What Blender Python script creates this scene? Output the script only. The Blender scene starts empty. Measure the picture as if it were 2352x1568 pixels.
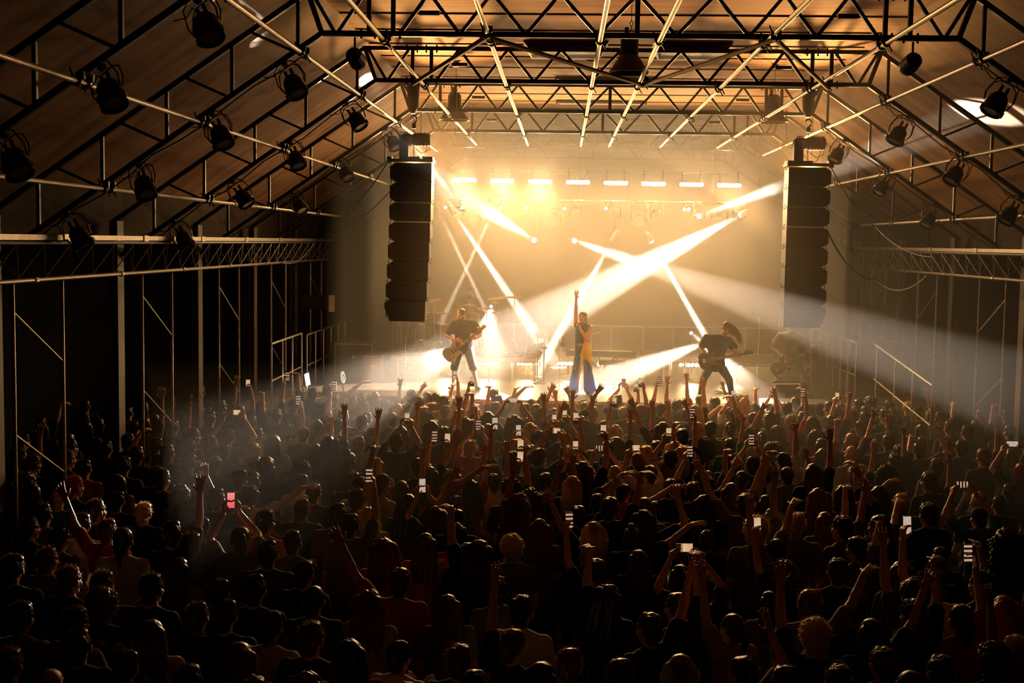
import bpy, bmesh, math, random
from mathutils import Matrix, Vector, noise
V=Vector
rnd=random.Random(7)
sc=bpy.context.scene; C=sc.collection
# ---------------------------------------------------------------- camera
F=2850.; VP=(1293.,557.); ROLL=.0150; CAM=V((-0.72,0,4.4))
_d=V(((VP[0]-1176)/F,(784-VP[1])/F,-1.)).normalized()
_u=V((ROLL,1,0)); _u.z=(_u.x*_d.x+_u.y*_d.y)/-_d.z; _u.normalize()
CR=Matrix((_d.cross(_u),_d,_u))
cam=bpy.data.objects.new('camera',bpy.data.cameras.new('camera')); C.objects.link(cam)
cam.data.sensor_width=36; cam.data.lens=36*F/2352; cam.data.clip_end=200
cam.matrix_world=Matrix.Translation(CAM)@CR.to_4x4(); sc.camera=cam
def at(px,py,Y):
    """point of the hall seen at photo pixel px,py at depth Y from the camera wall"""
    r=CR@V(((px-1176)/F,(784-py)/F,-1.)); return CAM+r*(Y/r.y)
# ---------------------------------------------------------------- world, exposure
w=bpy.data.worlds.new('night'); sc.world=w; w.use_nodes=True
w.node_tree.nodes['Background'].inputs[0].default_value=(0,0,0,1)
vs=sc.view_settings; vs.view_transform='Standard'; vs.look='None'; vs.gamma=1; vs.use_curve_mapping=False; vs.exposure=0.0
sc.cycles.max_bounces=4; sc.cycles.diffuse_bounces=2; sc.cycles.glossy_bounces=2; sc.cycles.transmission_bounces=2
sc.cycles.transparent_max_bounces=6
sc.cycles.volume_bounces=0; sc.cycles.sample_clamp_indirect=4; sc.cycles.sample_clamp_direct=60
sc.cycles.use_denoising=True; sc.cycles.use_adaptive_sampling=True; sc.cycles.adaptive_threshold=.03
WARM=(1,.53,.20)
def spot(name,loc,aim,deg,power,col=WARM,blend=.5,size=.05,parent=None):
    l=bpy.data.lights.new(name,'SPOT'); l.energy=power; l.color=col; l.spot_size=math.radians(deg); l.spot_blend=blend; l.shadow_soft_size=size
    o=bpy.data.objects.new(name,l); C.objects.link(o)
    o.matrix_world=Matrix.Translation(loc)@(V(aim)-V(loc)).to_track_quat('-Z','Y').to_matrix().to_4x4()
    return o
# positions of the show lamps (metres); each lamp's housing is built further down
YR=27.4                                    # depth of the lighting pipes over the stage
STRIPS=[at(1067+86.9*i,413+1.8*i,YR) for i in range(8)]
FLOORS=[at(x,y,27.0) for x,y in ((1030,833),(1122,834),(1213,835),(1305,835),(1398,836),(1494,836),(1586,838),(1678,839))]
GLOW=dict(strip=1100,spill=280,floor=260,roof_fill=190)
for i,p in enumerate(STRIPS):
    spot('wash_strip_light',p+V((0,-.12,-.02)),p+V((0,-1,-.70)),88,GLOW['strip'],(1,.57,.21),1,.09)
    spot('wash_strip_spill',p+V((0,-.12,.03)),p+V((0,-1,.15)),165,GLOW['spill'],(1,.60,.25),1,.09)
for i,p in enumerate(FLOORS):
    spot('floor_strip_light',p+V((0,-.12,0)),p+V((0,-1,.04)),85,GLOW['floor'],(1,.61,.25),1,.06)
ROOF_FILL=[V((x,23.7,5.6)) for x in (-3.57,3.9)]       # amber lamps added behind the fourth truss to brighten the ceiling
for p in ROOF_FILL: spot('added_roof_light',p,V((p.x*.5,16.8,7.3)),46,GLOW['roof_fill']*20,(1,.44,.12),1,.08)
FRONT_FILL=[V((x,13.2,6.25)) for x in (-2.9,2.8)]       # amber lamps added on the topmost full truss to light the performers
for p in FRONT_FILL: spot('added_front_light',p,V((p.x*.35,24.4,2.4)),34,1100,(1,.40,.09),.8,.07)
SIDE_FILL=[V((-3.75,24.9,3.4)),V((4.15,25.2,3.4))]  # amber fill lamps added at the wings, hidden behind the loudspeaker columns
spot('added_side_light',SIDE_FILL[0],V((-2.6,24.5,2.7)),50,260,(1,.36,.07),.8,.07); spot('added_side_light',SIDE_FILL[1],V((3.2,24.7,2.6)),50,70,(1,.36,.07),.8,.07)
COOL=(1,.80,.62)
BEAMS=[ # lens, aim, degrees, power
 (at(1045,492,26.9),at(1222,755,28.6),4.6,360000),
 (at(1131,489,26.9),at(1035,695,27.2),3.0,110000),
 (at(1015,500,27.0),at(1112,705,27.2),2.4,170000),
 (at(1606,496,26.72),at(2262,258,18.0),4.2,70000),
 (at(1698,495,26.9),at(1120,800,25.2),13.,90000),
 (at(1226,551,26.6),at(890,343,18.8),5.2,60000),
 (at(1320,553,26.6),at(2340,905,12.6),3.9,120000),
 (at(1405,555,26.6),at(1285,765,27.0),4.6,380000),
 (at(1498,557,26.6),at(1622,775,26.0),3.6,330000),
 (at(1588,765,27.2),at(1640,810,25.6),6.0,26000),
 (at(1626,784,26.8),at(1440,856,25.2),13.,30000),
 (at(1044,800,25.9),at(330,1240,10.5),12.,22000),
 (at(1128,704,28.5),at(1122,760,26.5),16.,5000),
 (at(1060,478,27.0),at(842,182,21.2),3.0,50000),
]
for a,b,g,e in BEAMS: spot('beam_light',a,b,g,e,COOL,.45,.035)
# ---------------------------------------------------------------- materials
def mat(name,col,rough=.6,metal=0,spec=.5,var=0,scale=8,stretch=(1,1,1),emit=0,bump=0,trans=0):
    m=bpy.data.materials.new(name); m.use_nodes=True; nt=m.node_tree; b=nt.nodes['Principled BSDF']
    b.inputs['Base Color'].default_value=(*col,1); b.inputs['Roughness'].default_value=rough
    b.inputs['Metallic'].default_value=metal; b.inputs['Specular IOR Level'].default_value=spec
    if var or bump:
        tc=nt.nodes.new('ShaderNodeTexCoord'); mp=nt.nodes.new('ShaderNodeMapping'); mp.inputs['Scale'].default_value=stretch
        n=nt.nodes.new('ShaderNodeTexNoise'); n.inputs['Scale'].default_value=scale; n.inputs['Detail'].default_value=5
        nt.links.new(tc.outputs['Object'],mp.inputs[0]); nt.links.new(mp.outputs[0],n.inputs[0])
        if var:
            r=nt.nodes.new('ShaderNodeValToRGB'); e=r.color_ramp.elements
            e[0].position=.3; e[1].position=.7
            e[0].color=(*[c*(1-var) for c in col],1); e[1].color=(*[min(1,c*(1+var)) for c in col],1)
            nt.links.new(n.outputs[0],r.inputs[0]); nt.links.new(r.outputs[0],b.inputs['Base Color'])
        if bump:
            bn=nt.nodes.new('ShaderNodeBump'); bn.inputs['Strength'].default_value=bump; bn.inputs['Distance'].default_value=.02
            nt.links.new(n.outputs[0],bn.inputs['Height']); nt.links.new(bn.outputs[0],b.inputs['Normal'])
    if emit:
        b.inputs['Emission Color'].default_value=(*col,1); b.inputs['Emission Strength'].default_value=emit
        m.cycles.emission_sampling='NONE'
    if trans:
        t=nt.nodes.new('ShaderNodeBsdfTranslucent'); t.inputs[0].default_value=(*[min(1,c*2.0) for c in col],1)
        mx=nt.nodes.new('ShaderNodeMixShader'); mx.inputs[0].default_value=trans
        nt.links.new(b.outputs[0],mx.inputs[1]); nt.links.new(t.outputs[0],mx.inputs[2]); nt.links.new(mx.outputs[0],nt.nodes['Material Output'].inputs[0])
    return m
def haze(name,den,aniso):
    m=bpy.data.materials.new(name); m.use_nodes=True; nt=m.node_tree; nt.nodes.remove(nt.nodes['Principled BSDF'])
    s=nt.nodes.new('ShaderNodeVolumeScatter'); s.inputs['Density'].default_value=den; s.inputs['Anisotropy'].default_value=aniso
    s.inputs['Color'].default_value=(.99,.96,.90,1)
    nt.links.new(s.outputs[0],nt.nodes['Material Output'].inputs['Volume']); return m
M=dict(
 floor=mat('dark floor',(.05,.04,.03),.5,var=.4,scale=2),
 deck=mat('stage floor',(.075,.058,.042),.34,var=.35,scale=3,bump=.1),
 wall=mat('dark wall sheet',(.005,.004,.003),.9,spec=.06,var=.35,scale=1.5,stretch=(1,4,.6)),
 back=mat('backdrop cloth',(.05,.037,.026),.9,var=.2,scale=2,stretch=(6,1,.3)),
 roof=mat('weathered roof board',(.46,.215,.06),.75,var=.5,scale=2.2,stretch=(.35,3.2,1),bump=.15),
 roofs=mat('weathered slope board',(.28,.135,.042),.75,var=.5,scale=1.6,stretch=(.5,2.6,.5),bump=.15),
 seam=mat('dark board seam',(.045,.03,.02),.8,var=.3,scale=9),
 steel=mat('black painted steel',(.016,.013,.011),.45,spec=.4,var=.3,scale=6),
 galv=mat('galvanised tube',(.30,.245,.185),.42,.75,var=.28,scale=14,stretch=(1,3,1)),
 fascia=mat('brown fascia sheet',(.055,.036,.022),.85,spec=.1,var=.3,scale=2),
 post=mat('primed column steel',(.085,.058,.036),.6,var=.3,scale=3),
 alu=mat('aluminium rail',(.55,.50,.43),.35,.8,var=.15,scale=12),
 black=mat('black housing',(.012,.011,.010),.5,var=.3,scale=20),
 grille=mat('speaker grille',(.010,.009,.008),.7,var=.4,scale=220),
 cable=mat('black rubber cable',(.012,.011,.010),.55,var=.2,scale=30),
 chrome=mat('chrome hardware',(.7,.68,.62),.18,1,var=.08,scale=20),
 brass=mat('cymbal bronze',(.85,.60,.26),.4,.45,var=.12,scale=30,stretch=(1,1,4)),
 shell=mat('drum shell lacquer',(.10,.07,.05),.25,var=.2,scale=10),
 skinm=mat('drum head film',(.65,.6,.52),.4,var=.05,scale=10),
 lens=mat('grey lamp glass',(.35,.36,.28),.15,var=.1,scale=10),
 off=mat('unlit lens',(.12,.10,.08),.1,var=.1,scale=10),
 strip=mat('lit lamp cell',(1,.83,.52),.4,emit=30,var=0),
 fstrip=mat('lit floor cell',(1,.85,.58),.4,emit=22),
 beam=mat('lit beam lens',(1,.93,.82),.4,emit=60),
 case=mat('flight case ply',(.05,.035,.028),.5,var=.3,scale=5),
 red=mat('red case panel',(.30,.05,.03),.5,var=.2,scale=8),
 wood=mat('stage riser ply',(.20,.13,.08),.5,var=.3,scale=4,stretch=(1,5,1)),
 panel=mat('pale wall panel',(.55,.48,.36),.6,var=.1,scale=5),
)
# ---------------------------------------------------------------- mesh helpers
class MB:
    def __init__(s): s.v=[]; s.f=[]
    def add(s,vs,fs):
        o=len(s.v); s.v+= [tuple(p) for p in vs]; s.f+=[tuple(i+o for i in f) for f in fs]; return s
    def box(s,c,size,R=None):
        c=V(c); h=V(size)/2; P=[]
        for z in (-1,1):
            for y in (-1,1):
                for x in (-1,1):
                    q=V((x*h.x,y*h.y,z*h.z)); P.append(c+(R@q if R else q))
        return s.add(P,[(0,2,3,1),(4,5,7,6),(0,1,5,4),(2,6,7,3),(0,4,6,2),(1,3,7,5)])
    def bar(s,a,b,wd,ht=None,up=(0,0,1)):
        """square bar from a to b"""
        a=V(a); b=V(b); d=(b-a); L=d.length; d.normalize(); ht=ht or wd
        u=V(up)-d*d.dot(V(up))
        if u.length<.05: u=V((0,1,0))-d*d.y
        u.normalize(); x=u.cross(d); R=Matrix((x,d,u)).transposed()
        return s.box((a+b)/2,(wd,L,ht),R)
    def tube(s,pts,r,n=8,r2=None,closed=False,caps=True):
        pts=[V(p) for p in pts]; N=len(pts); vs=[]; fs=[]
        up=V((0,0,1))
        for i,p in enumerate(pts):
            t=(pts[(i+1)%N]-pts[i-1]) if closed else (pts[min(i+1,N-1)]-pts[max(i-1,0)])
            t.normalize(); a=up-t*up.dot(t)
            if a.length<.15: a=V((0,1,0))-t*t.y
            if a.length<.15: a=V((1,0,0))-t*t.x
            a.normalize(); b=t.cross(a)
            rr=r if r2 is None else r+(r2-r)*i/max(1,N-1)
            for k in range(n):
                q=2*math.pi*k/n; vs.append(p+(a*math.cos(q)+b*math.sin(q))*rr)
        for i in range(N if closed else N-1):
            j=(i+1)%N
            for k in range(n):
                l=(k+1)%n; fs.append((i*n+k,j*n+k,j*n+l,i*n+l))
        if caps and not closed: fs+= [tuple(range(n)),tuple((N-1)*n+k for k in reversed(range(n)))]
        return s.add(vs,fs)
    def lathe(s,prof,c=(0,0,0),axis=(0,0,1),n=20):
        c=V(c); ax=V(axis).normalized(); a=ax.orthogonal().normalized(); b=ax.cross(a); vs=[]; fs=[]; m=len(prof)
        for k in range(n):
            q=2*math.pi*k/n; e=a*math.cos(q)+b*math.sin(q)
            for r,h in prof: vs.append(c+e*r+ax*h)
        for k in range(n):
            l=(k+1)%n
            for i in range(m-1): fs.append((k*m+i,l*m+i,l*m+i+1,k*m+i+1))
        return s.add(vs,fs)
    def prism(s,poly,a,b,O=(0,0,0),X=(1,0,0),Yv=(0,0,1)):
        """polygon in the X,Yv plane pushed from a to b along X x Yv"""
        O=V(O);X=V(X);Yv=V(Yv);N=X.cross(Yv); n=len(poly); vs=[]
        for t in (a,b): vs+=[O+X*p[0]+Yv*p[1]+N*t for p in poly]
        fs=[tuple(reversed(range(n))),tuple(range(n,2*n))]+[(i,(i+1)%n,n+(i+1)%n,n+i) for i in range(n)]
        return s.add(vs,fs)
    def ell(s,c,r,R=None,nu=12,nv=8):
        c=V(c); vs=[]; fs=[]
        for j in range(nv+1):
            t=math.pi*j/nv
            for i in range(nu):
                p=2*math.pi*i/nu; q=V((r[0]*math.sin(t)*math.cos(p),r[1]*math.sin(t)*math.sin(p),r[2]*math.cos(t)))
                vs.append(c+(R@q if R else q))
        for j in range(nv):
            for i in range(nu):
                k=(i+1)%nu; fs.append((j*nu+i,(j+1)*nu+i,(j+1)*nu+k,j*nu+k))
        return s.add(vs,fs)
    def cap(s,a,b,ra,rb=None,n=10):
        """tapered limb with round ends"""
        a=V(a); b=V(b); rb=ra if rb is None else rb; d=(b-a)
        if d.length<1e-5: return s.ell(a,(ra,ra,ra))
        d.normalize(); x=d.orthogonal().normalized(); y=d.cross(x); vs=[]; fs=[]; rings=[]
        for t in (0,.25,.55,.8,1): rings.append((a-d*ra*math.cos(t*math.pi/2),ra*math.sin(t*math.pi/2)))
        for t in (1,.8,.55,.25,0): rings.append((b+d*rb*math.cos(t*math.pi/2),rb*math.sin(t*math.pi/2)))
        for c,r in rings:
            r=max(r,1e-4)
            for k in range(n):
                q=2*math.pi*k/n; vs.append(c+(x*math.cos(q)+y*math.sin(q))*r)
        for i in range(len(rings)-1):
            for k in range(n):
                l=(k+1)%n; fs.append((i*n+k,i*n+l,(i+1)*n+l,(i+1)*n+k))
        return s.add(vs,fs)
    def mesh(s,name,smooth=False):
        me=bpy.data.meshes.new(name); me.from_pydata(s.v,[],s.f); me.update()
        bm=bmesh.new(); bm.from_mesh(me); bmesh.ops.remove_doubles(bm,verts=bm.verts,dist=1e-6); bmesh.ops.recalc_face_normals(bm,faces=bm.faces); bm.to_mesh(me); bm.free()
        if smooth: me.polygons.foreach_set('use_smooth',[True]*len(me.polygons))
        return me
def put(name,me,m,parent=None,loc=None,kind=None,label=None,cat=None,group=None,M4=None):
    if isinstance(me,MB): me=me.mesh(name)
    o=bpy.data.objects.new(name,me); C.objects.link(o)
    if m is not None:
        if not me.materials: me.materials.append(m)
        elif me.materials[0]!=m: o.material_slots[0].link='OBJECT'; o.material_slots[0].material=m
    if parent: o.parent=parent
    if loc is not None: o.location=loc
    if M4 is not None: o.matrix_local=M4
    tag(o,label,cat,group,kind); return o
def tag(o,label=None,cat=None,group=None,kind=None):
    if label: o['label']=label
    if cat: o['category']=cat
    if group: o['group']=group
    if kind: o['kind']=kind
    return o
def thing(name,label,cat,loc=(0,0,0),group=None,rz=0,M4=None):
    o=bpy.data.objects.new(name,None); C.objects.link(o); o.empty_display_size=.1
    o.location=loc; o.rotation_euler=(0,0,rz)
    if M4 is not None: o.matrix_world=M4
    return tag(o,label,cat,group)
def dup(src,loc=None,label=None,group=None,rz=None,M4=None,cat=None):
    def cp(o,par):
        c=o.copy(); C.objects.link(c); c.parent=par
        for ch in KIDS.get(o.name,o.children): cp(ch,c)
        return c
    r=cp(src,None)
    if loc is not None: r.location=loc
    if rz is not None: r.rotation_euler=(0,0,rz)
    if M4 is not None: r.matrix_world=M4
    if label: r['label']=label
    if group: r['group']=group
    if cat: r['category']=cat
    return r
KIDS={}
def smoothmesh(mb,name): return mb.mesh(name,True)
# ---------------------------------------------------------------- hall shell
put('floor',MB().box((0,15,-.1),(19.4,38,.2)),M['floor'],kind='structure',label='dark hall floor under the crowd')
for s,nm in ((-1,'left'),(1,'right')):
    put('wall_'+nm,MB().box((s*9.6,15,2.5),(.2,38,5.4)),M['wall'],kind='structure',label='dark outer side wall on the %s'%nm)
    put('trim_'+('1' if s<0 else '2'),MB().box((s*7.02,15,4.72),(.06,37.6,.62)),M['fascia'],kind='structure',label='band of wall sheet above the side columns, %s side'%nm)
    put('ceiling_side_'+nm,MB().box((s*8.3,15,5.1),(2.5,38,.1)),M['wall'],kind='structure',label='low ceiling of the side aisle, %s side'%nm)
    # sloping roof boards
    p=[(s*3.72,7.36),(s*7.06,5.03),(s*7.06,5.13),(s*3.72,7.46)]
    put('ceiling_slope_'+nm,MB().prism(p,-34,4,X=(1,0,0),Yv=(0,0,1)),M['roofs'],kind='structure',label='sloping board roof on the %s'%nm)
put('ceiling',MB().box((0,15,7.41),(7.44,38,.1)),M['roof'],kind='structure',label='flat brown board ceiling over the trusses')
sm=MB()
y=-3.4
while y<33.5:
    sm.box((0,y,7.352),(7.4,.028,.016)); y+=1.24
put('trim_3',sm,M['seam'],kind='structure',label='dark seams across the ceiling boards')
put('wall_back',MB().box((0,33.7,4),(19.4,.2,8)),M['back'],kind='structure',label='wall behind the stage')
put('wall_front',MB().box((0,-3.8,4),(19.4,.2,8)),M['wall'],kind='structure',label='wall behind the camera')
STG=1.45
put('stage_deck',MB().box((0,28.3,STG/2),(12.6,10.4,STG)),M['deck'],kind='structure',label='stage floor behind the crowd')
put('trim_4',MB().box((0,23.09,STG-.03),(12.6,.03,.06)),M['alu'],kind='structure',label='metal edge along the stage front')
# ---------------------------------------------------------------- roof trusses
YT=[9.7]+[12.96+3.72*i for i in range(6)]
B0,T0=6.52,6.94
def slopeZ(z,x0,x): return z-.685*(abs(x)-x0)
def truss_parts():
    t=thing('roof_truss','','truss')
    c=MB(); c.box((0,0,T0),(6.86,.055,.055))
    for s in (-1,1): c.bar((s*3.40,0,T0),(s*6.86,0,slopeZ(T0,3.40,6.86)),.055)
    put('top_chord',c,M['steel'],t)
    c=MB(); c.box((0,0,B0),(6.54,.055,.055))
    for s in (-1,1): c.bar((s*3.25,0,B0),(s*6.80,0,slopeZ(B0,3.25,6.80)),.055)
    put('bottom_chord',c,M['steel'],t)
    tops=[0,.79,1.49,2.14]; bots=[.4,1.14,1.82,2.44]
    def web(nm,a,b,wd=.036): put(nm,MB().bar(a,b,wd,up=(0,1,0)),M['steel'],t)
    for s in (-1,1):
        for i in range(4):
            web('diagonal_bar',(s*tops[i],0,T0),(s*bots[i],0,B0))
            if i<3: web('diagonal_bar',(s*tops[i+1],0,T0),(s*bots[i],0,B0))
        for x in (2.51,2.76): web('upright_bar',(s*x,0,T0),(s*x,0,B0),.045)
        web('diagonal_bar',(s*2.80,0,T0),(s*3.09,0,B0)); web('diagonal_bar',(s*3.36,0,T0),(s*3.11,0,B0))
        web('corner_bar',(s*3.40,0,T0),(s*3.25,0,B0),.05)
        zt=T0-.42*.3; web('tie_bar',(s*(2.14-.11),0,zt-.08),(s*(2.14+.10),0,zt-.08),.045)
        xs=[3.50+.69*k for k in range(5)]
        for x in xs: web('upright_bar',(s*x,0,slopeZ(T0,3.40,x)),(s*x,0,slopeZ(B0,3.25,x)))
        for k in range(4):
            a=xs[k]+.50; b=xs[k]+.03
            web('diagonal_bar',(s*a,0,slopeZ(T0,3.40,a)),(s*b,0,slopeZ(B0,3.25,b)),.03)
    web('upright_bar',(0,0,T0),(0,0,B0),.05)
    bo=MB()
    for s in (-1,1):
        for x in (2.44,2.58,2.70,2.84):
            for z in (T0,B0): bo.cap((s*x,0,z-.042),(s*x,0,z+.042),.012,n=6)
    put('splice_bolts',bo,M['steel'],t)
    return t
TR=['dark roof truss closest to the viewer, largest, partly out of frame','roof truss crossing the very top of the picture, in front of the big pendant lamp',
 'second roof truss down, behind the big pendant lamp','third roof truss down, carrying both hanging loudspeaker columns','hazy roof truss just behind the loudspeaker columns',
 'pale roof truss deep in the haze above the stage lamps','farthest roof truss, near the wall behind the stage']
t0=truss_parts()
for i,Y in enumerate(YT):
    o=t0 if i==0 else dup(t0)
    o.location=(0,Y,0); tag(o,TR[i],'truss','roof trusses')
# rigging pipes along the hall with clamps at each truss
PIPES=[(-5.52,4.89),(-4.50,5.59),(-3.45,6.31),(-2.6,6.45),(-1.5,6.45),(-.38,6.45),(.22,6.45),(1.3,6.45),(2.5,6.45),(3.47,6.30),(4.50,5.59),(5.57,4.86)]
PL=['lowest scaffold pipe along the left roof slope','middle scaffold pipe along the left roof slope','highest scaffold pipe along the left roof slope',
 'scaffold pipe under the flat trusses, farthest left','scaffold pipe under the flat trusses, second from the left','scaffold pipe just left of the big pendant lamp',
 'scaffold pipe just right of the big pendant lamp','scaffold pipe under the flat trusses, second from the right','scaffold pipe under the flat trusses, farthest right',
 'highest scaffold pipe along the right roof slope','middle scaffold pipe along the right roof slope','lowest scaffold pipe along the right roof slope']
cl=MB(); cl.lathe([(.026,-.03),(.042,-.03),(.042,.03),(.026,.03)],(0,0,0),(0,1,0),10); cl.box((.03,0,.045),(.05,.035,.06)); cl.box((-.035,0,.03),(.025,.03,.05)); cl.cap((.03,0,-.02),(.06,0,-.075),.008,n=6); cl.cap((-.04,0,.05),(-.06,0,.1),.008,n=6)
clm=cl.mesh('clamp')
for (x,z),lb in zip(PIPES,PL):
    p=MB()
    p.tube([(0,3,0),(0,16.5,0)],.025,12).tube([(0,16.5,0),(0,26.6,0)],.0245,12)
    o=put('scaffold_pipe',p.mesh('scaffold_pipe',False),M['galv'],loc=(x,0,z),label=lb,cat='pipe',group='scaffold pipes along the roof')
    for Y in YT[:5]:
        if x<-1 or x>1: put('clamp',clm,M['steel'],o,loc=(0,Y-.10,0)); put('clamp',clm,M['steel'],o,loc=(0,Y+.09,0))
        else: put('clamp',clm,M['steel'],o,loc=(0,Y-.07,0))
# diagonal brace pipes between the first two full trusses
nodes=[(-2.64,15.9),(-1.5,12.3),(.25,15.9),(1.3,12.3),(2.55,15.9)]
for k,(a,b,l) in enumerate(((0,1,'outer brace pipe sloping down to the left below the ceiling'),(1,2,'brace pipe running from the left node toward the big pendant lamp'),(2,3,'brace pipe running from the right node toward the big pendant lamp'),(3,4,'outer brace pipe sloping down to the right below the ceiling'))):
    A=V((*nodes[a],6.39)); Bv=V((*nodes[b],6.39)); d=(Bv-A).normalized()*.12; mid=(A+Bv)/2
    o=put('brace_pipe',MB().tube([A-d-mid,Bv+d-mid],.026,10),M['post'],loc=mid,label=l,cat='pipe',group='brace pipes under the ceiling')
    for e in (A,Bv): put('clamp',clm,M['steel'],o,loc=e-mid+V((0,0,.03)))
# ---------------------------------------------------------------- columns, scaffold ladders, lattice girders
DL=['nearest','second','third','fourth','fifth','sixth','farthest']
cm=MB(); cm.box((0,0,2.3),(.10,.012,4.6))
for s in (-1,1): cm.box((s*.05,0,2.3),(.010,.24,4.6))
cmm=cm.mesh('column')
bpm=MB().box((0,0,.01),(.22,.22,.02)).mesh('base_plate')
for s,side in ((-1,'left'),(1,'right')):
    for i,Y in enumerate(YT):
        o=put('steel_column',cmm,M['post'],loc=(s*6.78,Y,0),label='steel H column along the %s aisle, %s from the viewer'%(side,DL[i]),cat='column',group='steel columns')
        put('base_plate',bpm,M['post'],o)
def ladder():
    t=thing('scaffold_tower','','scaffold')
    for y in (-.62,.62): put('upright_tube',MB().tube([(0,y,0),(0,y,3.9)],.021,10),M['galv'],t)
    for z in (.5,1.75,3.0): put('brace_tube',MB().tube([(0,-.62,z+.62),(0,.62,z)],.012,8),M['galv'],t)
    put('foot',MB().lathe([(.0,0),(.06,0),(.06,.01),(.02,.012),(.02,.1)],(0,-.62,0),n=12).lathe([(.0,0),(.06,0),(.06,.01),(.02,.012),(.02,.1)],(0,.62,0),n=12),M['steel'],t)
    return t
L0=ladder(); first=True
for s,side in ((-1,'left'),(1,'right')):
    for i,Y in enumerate((12.9,16.75,20.4,24.0,27.7)):
        o=L0 if first else dup(L0); first=False
        o.location=(s*6.25,Y,0); tag(o,'slim braced scaffold tower under the %s lattice girder, %s from the viewer'%(side,DL[i]),'scaffold','scaffold towers along the side aisles')
for s,side in ((-1,'left'),(1,'right')):
    t=thing('lattice_girder','long lattice girder with a pale metal tray on top along the %s wall'%side,'girder',(s*6.15,0,0),'lattice girders')
    tr=MB(); tr.box((0,17.8,4.395),(.34,22.4,.012)); 
    for q in (-1,1): tr.box((q*.17,17.8,4.375),(.008,22.4,.055))
    for k in range(9): tr.box((-s*.178,8+2.5*k,4.375),(.012,.16,.07))
    put('cable_tray',tr,M['galv'],t)
    for q in (-1,1): put('top_chord',MB().tube([(q*.14,6.6,4.32),(q*.14,29,4.32)],.02,8),M['steel'],t)
    bc=MB().tube([(0,6.6,3.935),(0,29,3.935)],.024,10)
    for k in range(9): bc.lathe([(.024,-.04),(.034,-.04),(.034,.04),(.024,.04)],(0,7.6+2.5*k,3.935),(0,1,0),10)
    put('bottom_chord',bc,M['galv'],t)
    y=6.9; k=0; bk=MB()
    while y<28.5:
        y2=y+.33
        for q in (-1,1):
            a=(q*.14,y,4.30) if k%2 else (0,y,3.95); b=(0,y2,3.95) if k%2 else (q*.14,y2,4.30)
            if q==-s: put('diagonal_bar',MB().tube([a,b],.009,6),M['galv'],t)
            else: bk.tube([a,b],.008,5)
        y=y2; k+=1
    o=put('rear_webbing',bk,M['post'],t,kind='stuff')
# ---------------------------------------------------------------- black scoop lamps on the truss slopes
def stage_lamp():
    t=thing('stage_lamp','','lamp')      # origin: clamp point, lamp hangs along -Z, lens looks along -Z
    b=MB().lathe([(0,-.15),(.045,-.155),(.075,-.18),(.098,-.22),(.105,-.30),(.112,-.30),(.115,-.315),(.108,-.325),(.106,-.375),(.112,-.38),(.112,-.392),(.10,-.392),(.10,-.34)],n=20)
    for a in (-.03,.035): b.cap((a,0,-.09),(a*1.1,0,-.17),.017,n=8)
    b.box((.112,0,-.36),(.02,.05,.05)); b.box((-.112,0,-.36),(.02,.05,.05))
    put('housing',b.mesh('housing',False),M['black'],t)
    put('lens',MB().lathe([(0,-.372),(.06,-.376),(.101,-.366)],n=20),M['lens'],t,label='dull greenish glass')
    y=MB()
    for dy in (-.055,.055):
        y.tube([(-.125,dy*.2,-.29),(-.15,dy*.5,-.20),(-.12,dy,-.06),(-.06,dy,-.015),(.06,dy,-.015),(.12,dy,-.06),(.15,dy*.5,-.20),(.125,dy*.2,-.29)],.007,6)
    put('yoke',y,M['black'],t)
    put('clamp',MB().box((0,0,.0),(.05,.05,.05)).cap((0,0,.02),(0,0,.06),.02,n=8),M['black'],t)
    put('flex',MB().tube([(-.03,0,-.1),(-.08,.02,-.02),(-.16,.03,-.05),(-.28,.02,-.02+.02)],.006,6),M['cable'],t)
    return t
LT=stage_lamp(); first=True
tn=['the nearest dark truss','the topmost full truss','the second full truss','the third full truss']
pn=['uppermost','middle','lowest']
for s,side in ((-1,'left'),(1,'right')):
    for i in range(4):
        for j,x in enumerate((3.64,4.40,5.18) if s<0 else (3.78,4.54,5.28)):
            if i==0: x+=-.05
            o=LT if first else dup(LT); first=False
            z=slopeZ(B0,3.25,x)-.05
            tilt=math.radians((33 if s<0 else -30)+rnd.uniform(-5,5))
            o.matrix_world=Matrix.Translation((s*x,YT[i],z))@Matrix.Rotation(math.radians(rnd.uniform(-25,10)),4,'Z')@Matrix.Rotation(-tilt if s>0 else tilt*-1,4,'Y')@Matrix.Rotation(math.radians(-14),4,'X')
            tag(o,'black stage lamp in a yoke, %s on the %s slope of %s'%(pn[j],side,tn[i]),'lamp','black yoke lamps on the roof slopes')
    for i,x in ((1,5.95),(2,5.98)):
        if s>0: continue
        o=dup(LT); o.matrix_world=Matrix.Translation((s*x,YT[i],slopeZ(B0,3.25,x)-.05))@Matrix.Rotation(-.5,4,'Y')
        tag(o,'black stage lamp low beside the left girder on %s'%tn[i],'lamp','black yoke lamps on the roof slopes')
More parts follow.
